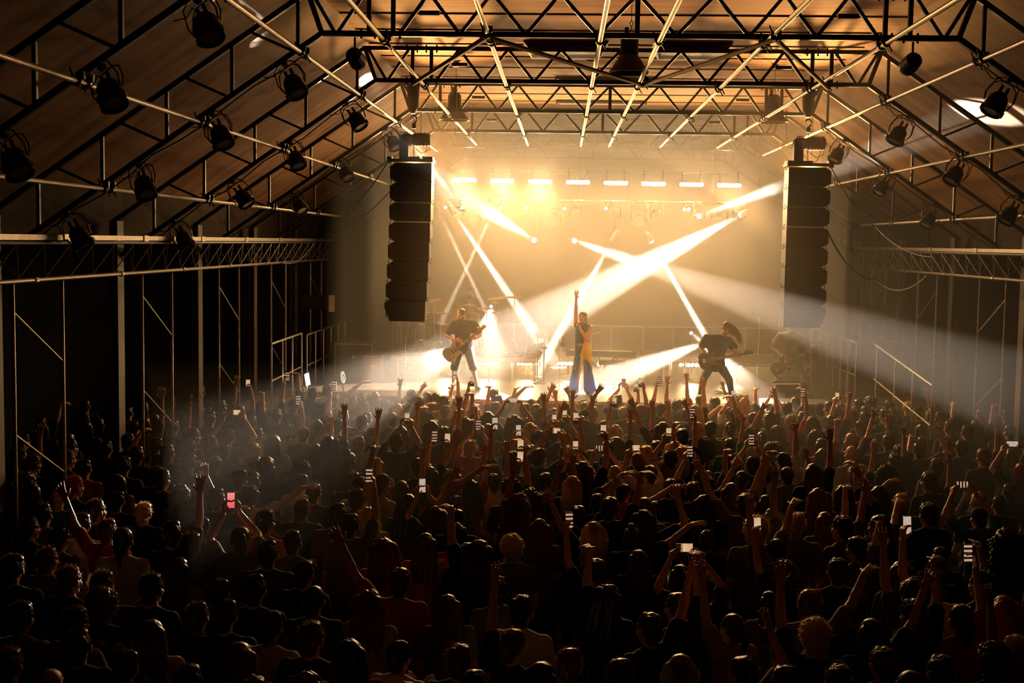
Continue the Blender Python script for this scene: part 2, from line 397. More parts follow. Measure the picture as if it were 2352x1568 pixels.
# ---------------------------------------------------------------- pendant high-bay lamps
def highbay():
    t=thing('pendant_lamp','','lamp')     # origin at rim centre
    g=MB().lathe([(0,.42),(.105,.42),(.105,.40),(.11,.40),(.11,.22)],n=24)
    put('gear_housing',g,M['black'],t)
    put('shade',MB().lathe([(.10,.225),(.115,.20),(.245,.01),(.25,0),(.243,.002),(.108,.195)],n=32),M['black'],t)
    put('rim',MB().tube([(.247*math.cos(a*math.pi/16),.247*math.sin(a*math.pi/16),0) for a in range(32)],.0055,6,closed=True),M['alu'],t,label='thin bright rim')
    put('bulb',MB().ell((0,0,.12),(.05,.05,.08)),M['off'],t)
    h=MB().box((0,0,.44),(.16,.05,.03)).box((-.035,0,.50),(.05,.03,.09))
    for k in range(3):
        h.tube([(.02+.018*math.cos(a*math.pi/5),0,.49+.05*k+.028*math.sin(a*math.pi/5)) if k%2==0 else (.02,.018*math.cos(a*math.pi/5),.49+.05*k+.028*math.sin(a*math.pi/5)) for a in range(10)],.006,5,closed=True)
    put('chain_hook',h,M['black'],t)
    return t
hb=highbay(); first=True
for x,y,z,l,sc_,top in ((.04,15.3,6.46,'large black pendant lamp hanging in front of the second truss, centre top',1,7.36),
  (-2.56,20.8,6.40,'dark pendant lamp above the left loudspeaker column, warm rim',1,7.36),(2.69,20.8,6.42,'dark pendant lamp above the right loudspeaker column, warm rim',1,7.36),
  (-2.72,27.2,6.42,'faint pendant lamp in the haze above the stage, left one',1,7.36),(2.70,27.2,6.42,'faint pendant lamp in the haze above the stage, right one',1,7.36)):
    o=hb if first else dup(hb); first=False; o.location=(x,y,z); tag(o,l,'lamp','pendant lamps')
    put('hanger_rod',MB().tube([(.02,0,.62),(.02,0,top-z)],.005,6).lathe([(0,0),(.05,0),(.05,-.03),(0,-.03)],(.02,0,top-z),n=12),M['black'],o)
# dark ceiling boxes and long ceiling fittings
for x0,x1,l in ((-1.36,-.10,'dark flat heater box on the ceiling, left of the pendant lamp'),(.56,1.72,'dark flat heater box on the ceiling, right of the pendant lamp')):
    b=MB().prism([(x0,0),(x1,0),(x1-.12,-.16),(x0+.12,-.16)],-.35,.35)
    o=put('heater_box',b,M['black'],loc=((0,18.9,7.35)),label=l,cat='heater',group='ceiling heater boxes')
    put('bracket',MB().box((x0+.3,0,-.01),(.04,.74,.03)).box((x1-.3,0,-.01),(.04,.74,.03)),M['steel'],o)
for y,x0,x1,l in ((14.7,-.72,.92,'long ceiling light fitting nearest the viewer, unlit'),(22.6,-.9,.95,'long ceiling light fitting behind the second truss, unlit'),(26.2,-.9,.95,'long ceiling light fitting in the haze near the stage, unlit')):
    o=put('ceiling_light',MB().box(((x0+x1)/2,0,-.02),(x1-x0,.16,.04)),M['steel'],loc=(0,y,7.35),label=l,cat='ceiling light',group='long ceiling light fittings')
    put('tube',MB().tube([(x0+.05,-.04,-.055),(x1-.05,-.04,-.055)],.016,8).tube([(x0+.05,.05,-.055),(x1-.05,.05,-.055)],.016,8),M['panel'],o)
    put('end_cap',MB().box((x0,0,-.04),(.03,.17,.07)).box((x1,0,-.04),(.03,.17,.07)),M['steel'],o)
put('smoke_detector',MB().lathe([(0,-.07),(.06,-.06),(.10,-.02),(.11,0),(0,0)],n=16),M['post'],loc=(-.33,20.2,7.35),label='small round smoke detector on the ceiling behind the pendant lamp',cat='detector')
# ---------------------------------------------------------------- hanging loudspeaker columns
def array(side):
    s=-1 if side=='left' else 1
    cx=950 if s<0 else 1850; top=at(cx,374 if s<0 else 384,20.35)
    X0=top.x; Y0=20.2; Z0=top.z
    t=thing('line_array','tall black hanging column of stacked loudspeakers on the %s'%side,'loudspeaker',(X0,Y0,Z0),'hanging loudspeaker columns')
    f=MB(); f.box((0,0,.02),(.70,.40,.05)); f.box((-s*.26,0,.06),(.16,.3,.05)); f.box((s*.37,0,.035),(.08,.12,.10)); f.box((-s*.02,0,.06),(.2,.10,.06))
    put('flying_frame',f,M['black'],t)
    ang=0; p=V((0,0,-.02)); h=.306
    tilt=[0,.5,1,1.6,2.4,3.4,4.6,6.0]
    for k in range(8):
        a=math.radians(tilt[k]); lx=-.003*k*k*.6 if s<0 else .0006*(k-3)**2
        o=thing('speaker_cabinet','','') if False else None
        prof=[(-.335,0),(.25,0),(.335,-.055),(.335,-h+.06),(.25,-h),(-.335,-h)]
        if k==7: prof=[(-.335,0),(.25,0),(.335,-.04),(.335,-.12),(.255,-h-.03),(-.325,-h-.03)]
        prof=[(q[0]*s,q[1]) for q in prof]
        b=MB().prism(prof,-.18,.22)
        c=put('speaker_cabinet',b,M['black'],t,M4=Matrix.Translation(p+V((lx,0,-.004)))@Matrix.Rotation(a,4,'X'))
        put('front_grille',MB().box((-s*.05,-.232,-h/2),(.54,.012,h-.03)),M['grille'],c)
        r=MB()
        for z in (-.02,-h+.03):
            r.box((s*.342,-.05,z),(.012,.03,.012)); r.box((-s*.342,-.05,z),(.03,.02,.01))
        r.tube([(s*.338,-.02,-.0),(s*.338,-.02,-h)],.006,5)
        r.tube([(-s*.345,-.05,-.03),(-s*.365,-.05,-.03),(-s*.365,-.05,.02),(-s*.345,-.05,.02)],.003,4)
        put('rigging',r,M['steel'],c)
        p=p+V((0,math.sin(a)*h*.999+0.0,-math.cos(a)*h-.008))
    # motor hoist above, sling round the truss
    m=thing('chain_hoist','black electric chain hoist above the %s loudspeaker column'%side,'hoist',(X0+(-.0)*s,Y0,Z0),'chain hoists')
    x=0.0 if s<0 else -.02
    b=MB(); b.ell((x-.10,0,.36),(.13,.12,.11)); b.box((x+.02,0,.37),(.28,.20,.14)); b.lathe([(0,-.13),(.085,-.13),(.10,-.09),(.10,.12),(.085,.16),(0,.16)],(x+.13,0,.37),(1,0,.0),16)
    for q in range(5): b.box((x+.05+.05*q,0,.37),(.01,.215,.215))
    b.tube([(x-.18,-.1,.40),(x-.18,-.12,.47),(x-.06,-.12,.47),(x-.06,-.1,.42)],.008,6)
    put('motor_body',b,M['black'],m)
    g=MB().box((x-.135+(0 if s<0 else .0),0,.20),(.15,.16,.34)).box((x-.135,0,.385),(.14,.15,.03)); put('chain_bag',g,M['cable'],m)
    ch=MB()
    def links(z0,z1,xx):
        z=z0;k=0
        while z<z1:
            pts=[]
            for a in range(8):
                u=.011*math.cos(a*math.pi/4); w=.022*math.sin(a*math.pi/4)
                pts.append((xx+u,0,z+w) if k%2 else (xx,u,z+w))
            ch.tube(pts,.0042,5,closed=True); z+=.032;k+=1
    links(.07,.28,x+.02); put('chain',ch,M['steel'],m)
    ch=MB(); links(.50,.56,x+.02); put('chain',ch,M['steel'],m)
    hk=MB().lathe([(0,0),(.03,0),(.035,.02),(.035,.07),(.02,.09),(0,.09)],(x+.02,0,.54),n=12)
    hk.tube([(x+.02,0,.62),(x+.055,0,.66),(x+.065,0,.71),(x+.03,0,.75),(x-.01,0,.745),(x-.03,0,.71)],.014,8); put('hook',hk,M['steel'],m)
    sl=MB().prism([(-.035,.78),(.035,.78),(.085,.90),(.115,1.32),(-.105,1.32),(-.075,.90)],-.05,.05,(x+.0,0,0))
    put('sling_sack',sl,M['cable'],m)
    w=MB().tube([(x+.28,0,.32),(x+.27,-.03,.2),(x+.15,-.03,.14),(x+.05,-.02,.22)],.006,5).tube([(x+.24,0,.3),(x+.2,.02,.12),(x+.12,.02,.06)],.005,5); put('control_cable',w,M['cable'],m)
    return X0,Y0,Z0
AL=array('left'); AR=array('right')
def cable(name,pts,label,r=.008,sag=0,n=14,cat='cable',group='loose cables'):
    P=[V(p) for p in pts]; out=[]
    for i in range(len(P)-1):
        for k in range(n):
            f=k/n; q=P[i].lerp(P[i+1],f); q=q-V((0,0,sag*4*f*(1-f))); out.append(q)
    out.append(P[-1]); o=P[0].copy()
    return put(name,MB().tube([p-o for p in out],r,6),M['cable'],loc=o,label=label,cat=cat,group=group)
cable('speaker_cable',[V(AL)+V((-.38,0,.03)),at(722,556,24),at(640,600,22)],'upper black cable drooping left from the left loudspeaker column',.011,.18)
cable('speaker_cable',[V(AL)+V((-.34,0,-.45)),at(735,548,24.2)],'lower black cable drooping left from the left loudspeaker column',.007,.15)
cable('speaker_cable',[V(AR)+V((.36,0,.03)),at(2010,520,22),at(2140,590,19.5)],'upper black cable drooping right from the right loudspeaker column',.009,.12)
cable('speaker_cable',[V(AR)+V((.34,0,-1.0)),at(2010,640,22),at(2130,632,19.5)],'lower black cable curving right from the right loudspeaker column',.013,.22)
for s,side in ((-1,'left'),(1,'right')):
    for i in range(1,4):
        pts=[]; 
        for k in range(13):
            x=3.4+.27*k; pts.append(V((s*x,YT[i]-.05,slopeZ(B0,3.25,x)-.05-.07*abs(math.sin(k*.9+i)))))
        put('lamp_cable',MB().tube([p-pts[0] for p in pts],.0085,5),M['cable'],loc=pts[0],label='black lamp cable sagging along the %s slope of %s'%(side,tn[i]),cat='cable',group='lamp cables on the trusses')
# ---------------------------------------------------------------- show lighting over the stage
pz=STRIPS[0].z+.22
ys=YR+.15
o=put('lighting_pipe',MB().tube([(-3.9,0,0),(2.9,0,0)],.024,10),M['galv'],loc=(0,ys,pz),label='upper hazy lighting pipe above the row of bright strips',cat='pipe',group='lighting pipes over the stage')
HP=at(1370,462,27.1); 
o2=put('lighting_pipe',MB().tube([(-4.1,0,0),(3.1,0,0)],.024,10),M['galv'],loc=(0,27.15,HP.z),label='lower hazy lighting pipe carrying the moving lamps',cat='pipe',group='lighting pipes over the stage')
for oo,z in ((o,pz),(o2,HP.z)):
    for x in (-3.5,-.4,2.5): put('steel_wire',MB().tube([(x,0,0),(x,0,7.3-z)],.004,4),M['steel'],oo)
def strip(n,em,cell=.034):
    t=thing('led_strip','','stage light')
    w=.50
    put('housing',MB().box((0,.05,0),(w+.04,.09,.10)).box((-.2,.11,.165),(.02,.13,.26)).box((.2,.11,.165),(.02,.13,.26)),M['black'],t)
    for k in range(n):
        x=-w/2+w*(k+.5)/n
        put('lamp_cell',MB().lathe([(0,-.004),(cell*.8,-.002),(cell,.004),(cell,.012)],(x,0,0),(0,1,0),10),em,t)
    return t
pos=['leftmost','second from left','third from left','fourth from left','fourth from right','third from right','second from right','rightmost']
s0=strip(8,M['strip'],.044)
for i,p in enumerate(STRIPS):
    oo=s0 if i==0 else dup(s0); oo.location=p; tag(oo,'%s of the eight bright lamp strips in the upper row over the stage'%pos[i],'stage light','upper row of lit strips')
f0=strip(6,M['fstrip'],.04)
for i,p in enumerate(FLOORS):
    oo=f0 if i==0 else dup(f0); oo.location=p; tag(oo,'%s of the eight lit strips low on the stage floor'%pos[i],'stage light','lower row of lit strips')
    put('stand',MB().box((0,.06,-.16),(.06,.06,p.z-STG-.05 if False else .22)).box((0,.06,(STG-p.z)+.02),(.3,.25,.04)).box((0,.06,(STG-p.z)/2-.02),(.03,.03,p.z-STG)),M['black'],oo)
def mover(big,lit):
    t=thing('moving_head_lamp','','stage light'); k=1.35 if big else 1
    put('base',MB().box((0,0,-.06*k),(.24*k,.20*k,.10*k)).box((-.08,0,.0),(.03,.04,.1)).box((.08,0,.0),(.03,.04,.1)),M['black'],t)
    put('yoke',MB().box((-.125*k,0,-.20*k),(.03*k,.10*k,.24*k)).box((.125*k,0,-.20*k),(.03*k,.10*k,.24*k)).box((0,0,-.12*k),(.27*k,.1*k,.03)),M['black'],t)
    h=put('head',MB().lathe([(0,.10),(.06,.10),(.095,.05),(.10,-.03),(.09,-.08),(.08,-.085)],(0,-.01,-.25*k),(0,1,.35),16) if not big else MB().lathe([(0,.13),(.09,.12),(.14,.05),(.145,-.06),(.13,-.10)],(0,-.01,-.27*k),(0,1,.35),16),M['black'],t)
    put('front_lens',MB().lathe([(0,-.079),(.05,-.081),(.078,-.08)] if not big else [(0,-.09),(.07,-.095),(.128,-.092)],(0,-.01,-.25*k if not big else -.27*k),(0,1,.35),16),M['off'],h)
    return t
mb_=mover(True,False); ms_=mover(False,True); u1=u2=False
for i,px in enumerate((1088,1271,1467,1653)):
    oo=mb_ if not u1 else dup(mb_); u1=True; oo.location=V((at(px,470,27.15).x,27.15,HP.z-.02)); tag(oo,'%s of the four large dark moving lamps under the lower pipe'%(['leftmost','second from left','second from right','rightmost'][i]),'stage light','large moving lamps')
for i,px in enumerate((1045,1131,1228,1320,1412,1506,1606,1698)):
    oo=ms_ if not u2 else dup(ms_); u2=True; oo.location=V((at(px,470,27.15).x,27.12,HP.z-.02)); tag(oo,'%s of the eight small moving lamps under the lower pipe'%pos[i],'stage light','small moving lamps')
bl=thing('blinder_lamp','','stage light')
put('housing',MB().box((0,.03,0),(.10,.06,.10)).box((0,.09,.06),(.02,.14,.16)),M['black'],bl)
put('bulb_face',MB().lathe([(0,-.004),(.03,-.002),(.038,.004)],(0,0,0),(0,1,0),10),M['strip'],bl)
for i,px in enumerate((1023,1064,1108,1151,1208,1297,1392,1572,1583)):
    oo=bl if i==0 else dup(bl); oo.location=at(px,476+.008*(px-1023),27.0); tag(oo,'tiny bright lamp %s'%['left of the leftmost moving lamp','between the leftmost small and large moving lamps','right of the leftmost large moving lamp','right of the second small moving lamp','left of the third small moving lamp','left of the fourth small moving lamp','left of the fifth small moving lamp','left of the seventh small moving lamp, outer of two','left of the seventh small moving lamp, inner of two'][i],'stage light','tiny bright lamps on the lower pipe')
# beam lamps: a small round fixture at the start of each shaft of light
BL=['shaft lamp at the left end of the row, beam falling right to the drums','shaft lamp beside it, faint beam falling left','narrow shaft lamp high left, thin beam to the drummer','narrow shaft lamp right, beam rising right behind the right loudspeakers',
 'shaft lamp at the right end, wide beam falling left behind the singer','round shaft lamp hanging low, beam rising left past the left loudspeakers','round shaft lamp hanging low, broad beam crossing to the right over the crowd',
 'round shaft lamp hanging low, beam falling left onto the singer','round shaft lamp hanging low, beam falling right onto the headbanging guitarist','small lamp low at the left elbow of the headbanging guitarist',
 'floor lamp behind the headbanging guitarist, beam to the left','floor lamp behind the drums throwing a wide beam over the left crowd','floor lamp behind the drummer back','small lamp high left throwing a thin beam up to the roof']
for k,((a,b,g,e),l) in enumerate(zip(BEAMS,BL)):
    d=(b-a).normalized(); q=(-d).to_track_quat('Z','Y').to_matrix()
    M4=Matrix.Translation(a)@q.to_4x4()
    big=k not in (2,9,12,13)
    oo=thing('beam_lamp',l,'stage light',group='beam lamps',M4=M4)
    r=.055 if big else .035
    put('housing',MB().lathe([(r*.92,.012),(r*1.1,.012),(r*1.15,.05),(r*1.1,.20),(r*.6,.26),(0,.26)],n=16),M['black'],oo)
    put('lit_lens',MB().lathe([(0,.016),(r*.7,.015),(r*.92,.018)],n=16),M['beam'],oo)
    # a rod up to the pipe or down to the floor
    Mi=M4.inverted(); st=Mi@(a-d*.12)
    if a.z>3.5: en=Mi@V((a.x-d.x*.12,a.y-d.y*.12,max(a.z+.1,HP.z)))
    else:
        zf=STG+.54 if k==12 else STG
        en=Mi@V((a.x-d.x*.12,a.y-d.y*.12,zf))
    put('stem',MB().tube([st,en],.008,5),M['black'],oo)
def wash(p,aim,l,rise):  # housing for the amber lamps added to light roof and performers
    d=(V(aim)-p).normalized(); M4=Matrix.Translation(p)@(-d).to_track_quat('Z','Y').to_matrix().to_4x4()
    t=thing('added_wash_lamp',l,'stage light',group='added amber wash lamps',M4=M4)
    put('housing',MB().lathe([(.075,.012),(.09,.012),(.095,.05),(.085,.20),(.05,.24),(0,.24)],n=16),M['black'],t)
    put('lit_lens',MB().lathe([(0,.015),(.05,.014),(.074,.018)],n=16),M['amber'],t)
    Mi=M4.inverted(); put('stem',MB().tube([Mi@(p-d*.15),Mi@V((p.x-d.x*.15,p.y-d.y*.15,rise))],.012,6),M['black'],t)
M['amber']=mat('amber lens of added lamp',(1,.5,.18),.4,emit=.6)
for p,l in zip(ROOF_FILL,('added amber lamp lighting the roof under the hazy truss, left','added amber lamp lighting the roof under the hazy truss, right')): wash(p,(p.x*.5,16.8,7.3),l,6.9)
for p,l in zip(FRONT_FILL,('added front lamp facing the stage on the topmost full truss, left','added front lamp facing the stage on the topmost full truss, right')): wash(p,(p.x*.35,24.4,2.4),l,6.5)
wash(SIDE_FILL[0],(-2.6,24.5,2.8),'added amber side lamp on a stand at the left stage wing',STG); wash(SIDE_FILL[1],(3,24.6,2.5),'added amber side lamp on a stand at the right stage wing',STG)
# ---------------------------------------------------------------- risers, rails
def riser(x0,x1,y0,y1,z,l,legs,th=.12):
    t=thing('stage_riser',l,'riser',((x0+x1)/2,y0,STG),'stage risers')
    w=x1-x0; d=y1-y0
    put('deck',MB().box((0,d/2,z-STG-th/2),(w,d,th)),M['wood'],t)
    put('edge_rail',MB().box((0,-.008,z-STG-th/2),(w+.02,.016,th*.7)),M['alu'],t)
    for x in legs:
        for y in (.05,d-.05): put('leg',MB().tube([(x-(x0+x1)/2,y,0),(x-(x0+x1)/2,y,z-STG-th)],.024,8),M['alu'],t)
    return t
DZ=at(1060,818,26.2).z
riser(-4.32,-1.22,26.2,28.9,DZ,'wide drum riser with bright strips glowing underneath',(-4.2,-3.55,-2.9,-2.25,-1.75,-1.3))
RZ=at(1560,822,26.3).z
riser(.96,2.75,26.2,28.4,RZ,'stage riser behind the headbanging guitarist',(1.05,1.6,1.9,2.3,2.68),.08)
riser(2.85,4.45,25.9,28.2,RZ-.03,'stage riser behind the bass player with a framed front',(2.93,4.38),.08)
def rail(pts,h,l,posts,mid=True,z=None,group='guard rails'):
    a=V(pts[0]); t=thing('guard_rail',l,'rail',a,group)
    P=[V(p)-a for p in pts]
    put('top_tube',MB().tube([p+V((0,0,h)) for p in P],.019,8),M['alu'],t)
    if mid: put('bottom_tube',MB().tube([p+V((0,0,h*.42)) for p in P],.015,8),M['alu'],t)
    for f in posts:
        q=P[0].lerp(P[-1],f); put('post',MB().tube([q,q+V((0,0,h))],.018,8),M['alu'],t)
rail([(-5.75,21.3,1.45),(-5.75,23.8,1.45)],1.12,'handrail on the left stage wing, nearest the viewer',(0,.34,.67,1))
rail([(-5.75,24.3,1.45),(-5.75,28.6,1.45)],1.05,'handrail further back on the left stage wing',(0,.2,.4,.6,.8,1))
rail([(-4.9,30.6,1.45),(-1.4,30.6,1.45)],.92,'guard rail at the back behind the drums',(0,.03,.35,.7,1),False)
rail([(-1.3,30.6,1.45),(1.3,30.6,1.45)],.92,'guard rail at the back behind the singer',(0,.36,.7,1),False)
rail([(1.4,30.6,1.45),(4.6,30.6,1.45)],.92,'guard rail at the back behind the right players',(.2,.42,.75,1),False)
rail([(5.2,19.9,1.1),(5.2,23.6,1.45)],1.12,'sloping stair handrail on the right of the stage',(0,.3,.6,.95))
rail([(5.0,24.2,1.45),(5.0,28.6,1.45)],1.1,'handrail further back on the right stage wing',(0,.15,.3,.45,.6,.8,1))
for s,l in ((-1,'left'),(1,'right')):
    t=thing('wing_platform','dark raised platform beside the stage on the %s'%l,'platform',(s*6.0,22.5,0),'wing platforms')
    put('deck',MB().box((0,0,1.38 if s<0 else 1.02),(.9,2.9 if s<0 else 1.6,.10)),M['case'],t)
    put('skirt',MB().box((0,0,.68 if s<0 else .5),(.86,2.86 if s<0 else 1.56,1.3 if s<0 else .95)),M['cable'],t)
p=at(762,697,26); put('wall_plate',MB().box((0,0,0),(.12,.03,.35)),M['panel'],loc=p,label='pale upright plate on the dark left wall beside the stage',cat='plate',group='pale plates')
put('bracket',MB().box((-.35,.05,.02),(.6,.05,.3)),M['black'],bpy.data.objects['wall_plate'])
p=at(1977,719,25); put('wall_plate',MB().box((0,0,0),(.15,.03,.34)),M['post'],loc=p,label='brownish upright plate on the dark right wall beside the stage',cat='plate',group='pale plates')
put('bracket',MB().box((.35,.05,.02),(.6,.05,.3)),M['black'],bpy.data.objects['wall_plate.001'])
p=at(1828,741,26.6); t=thing('backline_rack','tall rack with a bright top edge behind the bass player','rack',(p.x,26.6,STG)); h=p.z-STG
put('cabinet',MB().box((0,.3,h/2-.3),(.66,.5,h-.7)),M['black'],t)
put('steel_frame',MB().box((0,0,h),(.72,.03,.03)).box((-.35,0,h/2),(.03,.03,h)).box((.35,0,h/2),(.03,.03,h)).box((0,0,.2),(.72,.03,.03)),M['alu'],t)
# ---------------------------------------------------------------- subs, monitors, cases
def sub(x,y,z,w,h,l,d=.8):
    t=thing('subwoofer',l,'loudspeaker',(x,y,z),'floor loudspeakers')
    put('cabinet',MB().box((0,0,h/2),(w,d,h)),M['black'],t)
    put('front_grille',MB().box((0,-d/2-.01,h/2),(w-.06,.02,h-.06)),M['grille'],t)
    for s in (-1,1): put('handle',MB().box((s*(w/2+.004),0,h*.6),(.02,.2,.09)),M['cable'],t)
sub(3.55,22.5,0,1.2,.80,'lower black subwoofer at the right end of the stage front'); sub(3.55,22.5,.80,1.2,.80,'upper black subwoofer at the right end of the stage front')
sub(4.55,22.4,0,.72,1.55,'tall black side loudspeaker at the right end of the stage front')
sub(-3.95,22.5,0,1.2,.80,'lower black subwoofer at the left end of the stage front'); sub(-3.95,22.5,.80,1.2,.80,'upper black subwoofer at the left end of the stage front')
def wedge(px,py,Y,l,rz=0,m='case'):
    p=at(px,py,Y); t=thing('monitor_wedge',l,'loudspeaker',(p.x,Y,STG),'stage monitors',rz)
    put('cabinet',MB().prism([(-.25,0),(.25,0),(.25,.12),(-.02,.36),(-.25,.36)],-.3,.3,X=(0,1,0),Yv=(0,0,1)),M[m],t)
    put('front_grille',MB().box((0,.13,.26),(.54,.36,.015),Matrix.Rotation(-math.radians(41.6),3,'X')),M['grille'],t)
    put('handle',MB().box((0,-.255,.22),(.22,.02,.08)),M['cable'],t)
wedge(1808,880,23.6,'light brown monitor wedge in front of the bass player',.15)
def case(c,size,l,m='case',rz=0):
    t=thing('flight_case',l,'case',c,'flight cases',rz); w,d,h=size
    put('body',MB().box((0,0,h/2),(w,d,h)),M[m],t)
    e=MB()
    for x in (-1,1):
        for y in (-1,1): e.box((x*w/2,y*d/2,h/2),(.025,.025,h+.01))
        e.box((x*w/2,0,h),(.025,d,.025))
    for y in (-1,1): e.box((0,y*d/2,h),(w,.025,.025))
    put('metal_edges',e,M['alu'],t); put('latch',MB().box((0,-d/2-.008,h*.6),(.07,.016,.06)),M['chrome'],t)
case((-4.65,25.9,STG),(.35,.4,.52),'small red case at the left end of the drum riser','red')
case((-3.95,26.6+.0,STG),(.5,.0+.4,.36),'dark case under the left part of the drum riser')
case((-3.1,27.4,STG),(.6,.4,.34),'dark case under the middle of the drum riser')
case((1.25,27.0,STG),(.5,.5,.34),'dark case under the riser behind the headbanging guitarist')
case((5.6,25.3,STG),(1.1,.7,1.05),'large dark case on the right stage wing'); case((-5.2,26.9,STG),(.8,.7,.7),'dark case on the left stage wing')
# small tables, keyboard, stands
def desk(px,py,Y,w,l,d=.35):
    p=at(px,py,Y); t=thing('gear_stand',l,'stand',(p.x,Y,STG),'gear stands'); h=p.z-STG
    put('top',MB().box((0,0,h-.015),(w,d,.03)),M['black'],t)
    for x in (-.3,.3): put('leg',MB().tube([(x*w,0,0),(x*w,0,h-.02)],.014,8),M['steel'],t)
    put('foot_bar',MB().box((0,0,.015),(w*.9,.06,.03)).box((-.3*w,0,.015),(.05,d,.03)).box((.3*w,0,.015),(.05,d,.03)),M['steel'],t); return t,h
t,h=desk(1240,797,25.9,.30,'small gear table left of the singer'); put('mixer',MB().box((-.04,0,h+.035),(.22,.2,.06)).box((.05,0,h+.08),(.1,.1,.03)),M['black'],t)
t,h=desk(1243,772,26.3,.24,'taller narrow stand behind the small gear table'); put('controller',MB().box((-.03,0,h+.04),(.2,.12,.08)),M['black'],t)
t,h=desk(1405,834,25.9,.55,'low keyboard bench right of the singer'); put('cushion',MB().box((0,0,h+.03),(.56,.3,.06)),M['cable'],t)
kp=at(1380,812,25.55)
t=thing('keyboard_piano','long dark keyboard on a crossed stand behind the singer','keyboard',(kp.x,25.55,STG)); h=kp.z-STG
R=Matrix.Rotation(math.radians(.6),3,'Y')
put('case',MB().box((0,0,h),(1.42,.32,.11),R),M['black'],t); put('end_cheek',MB().box((-.70,0,h+.01),(.03,.33,.13),R).box((.70,0,h-.0),(.03,.33,.13),R),M['cable'],t)
put('keys',MB().box((0,.06,h+.058),(1.25,.14,.012),R),M['panel'],t)
for s in (-1,1): put('stand_leg',MB().bar((s*.30,-.02,.02),(-s*.30,.02,h-.06),.035),M['steel'],t)
put('stand_foot',MB().box((-.30,0,.02),(.04,.45,.04)).box((.30,0,.02),(.04,.45,.04)).box((.3,0,h-.06),(.04,.4,.03)).box((-.3,0,h-.06),(.04,.4,.03)),M['steel'],t)
def mic_stand(px0,py0,px1,py1,Y,l,boom=None,tripod=True):
    a=at(px0,py0,Y); b=at(px1,py1,Y); base=V((b.x,Y,b.z)); t=thing('microphone_stand',l,'stand',(b.x,Y,STG),'microphone stands')
    top=a-V((b.x,Y,STG))
    put('pole',MB().tube([(0,0,.02),top],.009,6),M['chrome'],t)
    tr=MB()
    for k in range(3):
        q=k*2.1+.4; tr.tube([(0,0,.16),(.26*math.cos(q),.26*math.sin(q),.015)],.008,5)
    put('tripod_foot',tr,M['black'],t)
    if boom:
        e=at(*boom,Y)-V((b.x,Y,STG)); put('boom',MB().tube([top,e],.007,5),M['chrome'],t)
        d=(e-top).normalized(); put('microphone',MB().cap(e,e+d*.10,.014,.012).ell(e+d*.13,(.025,.025,.025)),M['black'],t)
mic_stand(1284,780,1286,885,24.9,'straight stand with a drinks holder left of the singer')
o=bpy.data.objects['microphone_stand']; q=at(1293,786,24.9)-V(o.location)
put('cup_holder',MB().lathe([(0,-.09),(.04,-.09),(.045,.0),(.04,0)],q,n=12),M['black'],o); 
put('water_bottle',MB().lathe([(0,-.08),(.032,-.08),(.033,.04),(.015,.07),(.013,.09),(0,.09)],q+V((0,0,.03)),n=12),M['off'],o)
mic_stand(1745,735,1740,812,26.4,'tall thin boom stand right of the headbanging guitarist',(1738,727))
mic_stand(1360,768,1352,800,26.4,'boom microphone reaching out behind the singer',(1378,762))
mic_stand(1211,740,1208,800,27.3,'thin stand at the right end of the drum riser')
# ---------------------------------------------------------------- drum kit
kit=thing('drum_kit','drum kit with many bronze cymbals on the riser','drums',(-2.95,27.2,DZ))
def K(p): return V(p)-V((-2.95,27.2,DZ))
def drum(nm,c,r,h,ax=(0,0,1)):
    o=put(nm,MB().lathe([(r*.98,-h/2),(r,-h/2),(r,h/2),(r*.98,h/2)],c,ax,24),M['shell'],kit)
    for q in (-1,1): put('drum_head',MB().lathe([(0,q*(h/2-.004)),(r*.98,q*(h/2-.004))],c,ax,24),M['skinm'] if nm!='bass_drum' else M['shell'],o)
    rg=MB().lathe([(r,h/2-.02),(r+.012,h/2-.02),(r+.012,h/2+.01),(r,h/2+.01)],c,ax,24).lathe([(r,-h/2-.01),(r+.012,-h/2-.01),(r+.012,-h/2+.02),(r,-h/2+.02)],c,ax,24)
    put('hoop',rg,M['chrome'],o)
bc=at(1105,775,27.0); 
drum('bass_drum',V((.12,-.15,.30)),.28,.42,(0,1,0)); drum('rack_tom',V((-.08,-.1,.74)),.14,.2,(.0,.25,1)); drum('rack_tom',V((.28,-.1,.74)),.15,.22,(.0,.25,1))
drum('floor_tom',V((-.42,.15,.42)),.20,.38); drum('snare_drum',V((.45,.25,.62)),.17,.14); drum('floor_tom',V((-.9,.3,.42)),.2,.36)
lg=MB()
for x,y,r in ((-.42,.15,.2),(-.9,.3,.2)):
    for a in range(3):
        q=a*2.09; lg.tube([(x+r*math.cos(q),y+r*math.sin(q),.5),(x+r*math.cos(q),y+r*math.sin(q),0)],.008,5)
for a in (-1,1): lg.tube([(.12+a*.25,-.3,.2),(.12+a*.36,-.36,0)],.008,5)
lg.tube([(.12,-.1,.55),(.1,-.1,.72)],.012,6)
put('drum_legs',lg,M['chrome'],kit)
CY=[(998,689,.17,27.0,.25,'edge'),(1012,718,.165,26.6,-.08,''),(1078,700,.13,27.0,0,''),(1118,708,.12,27.0,0,''),(1143,684,.23,26.9,.12,''),(1182,682,.21,27.6,.02,''),(975,716,.14,27.3,0,''),(1137,694,.10,27.3,0,''),(1140,718,.11,27.3,0,'')]
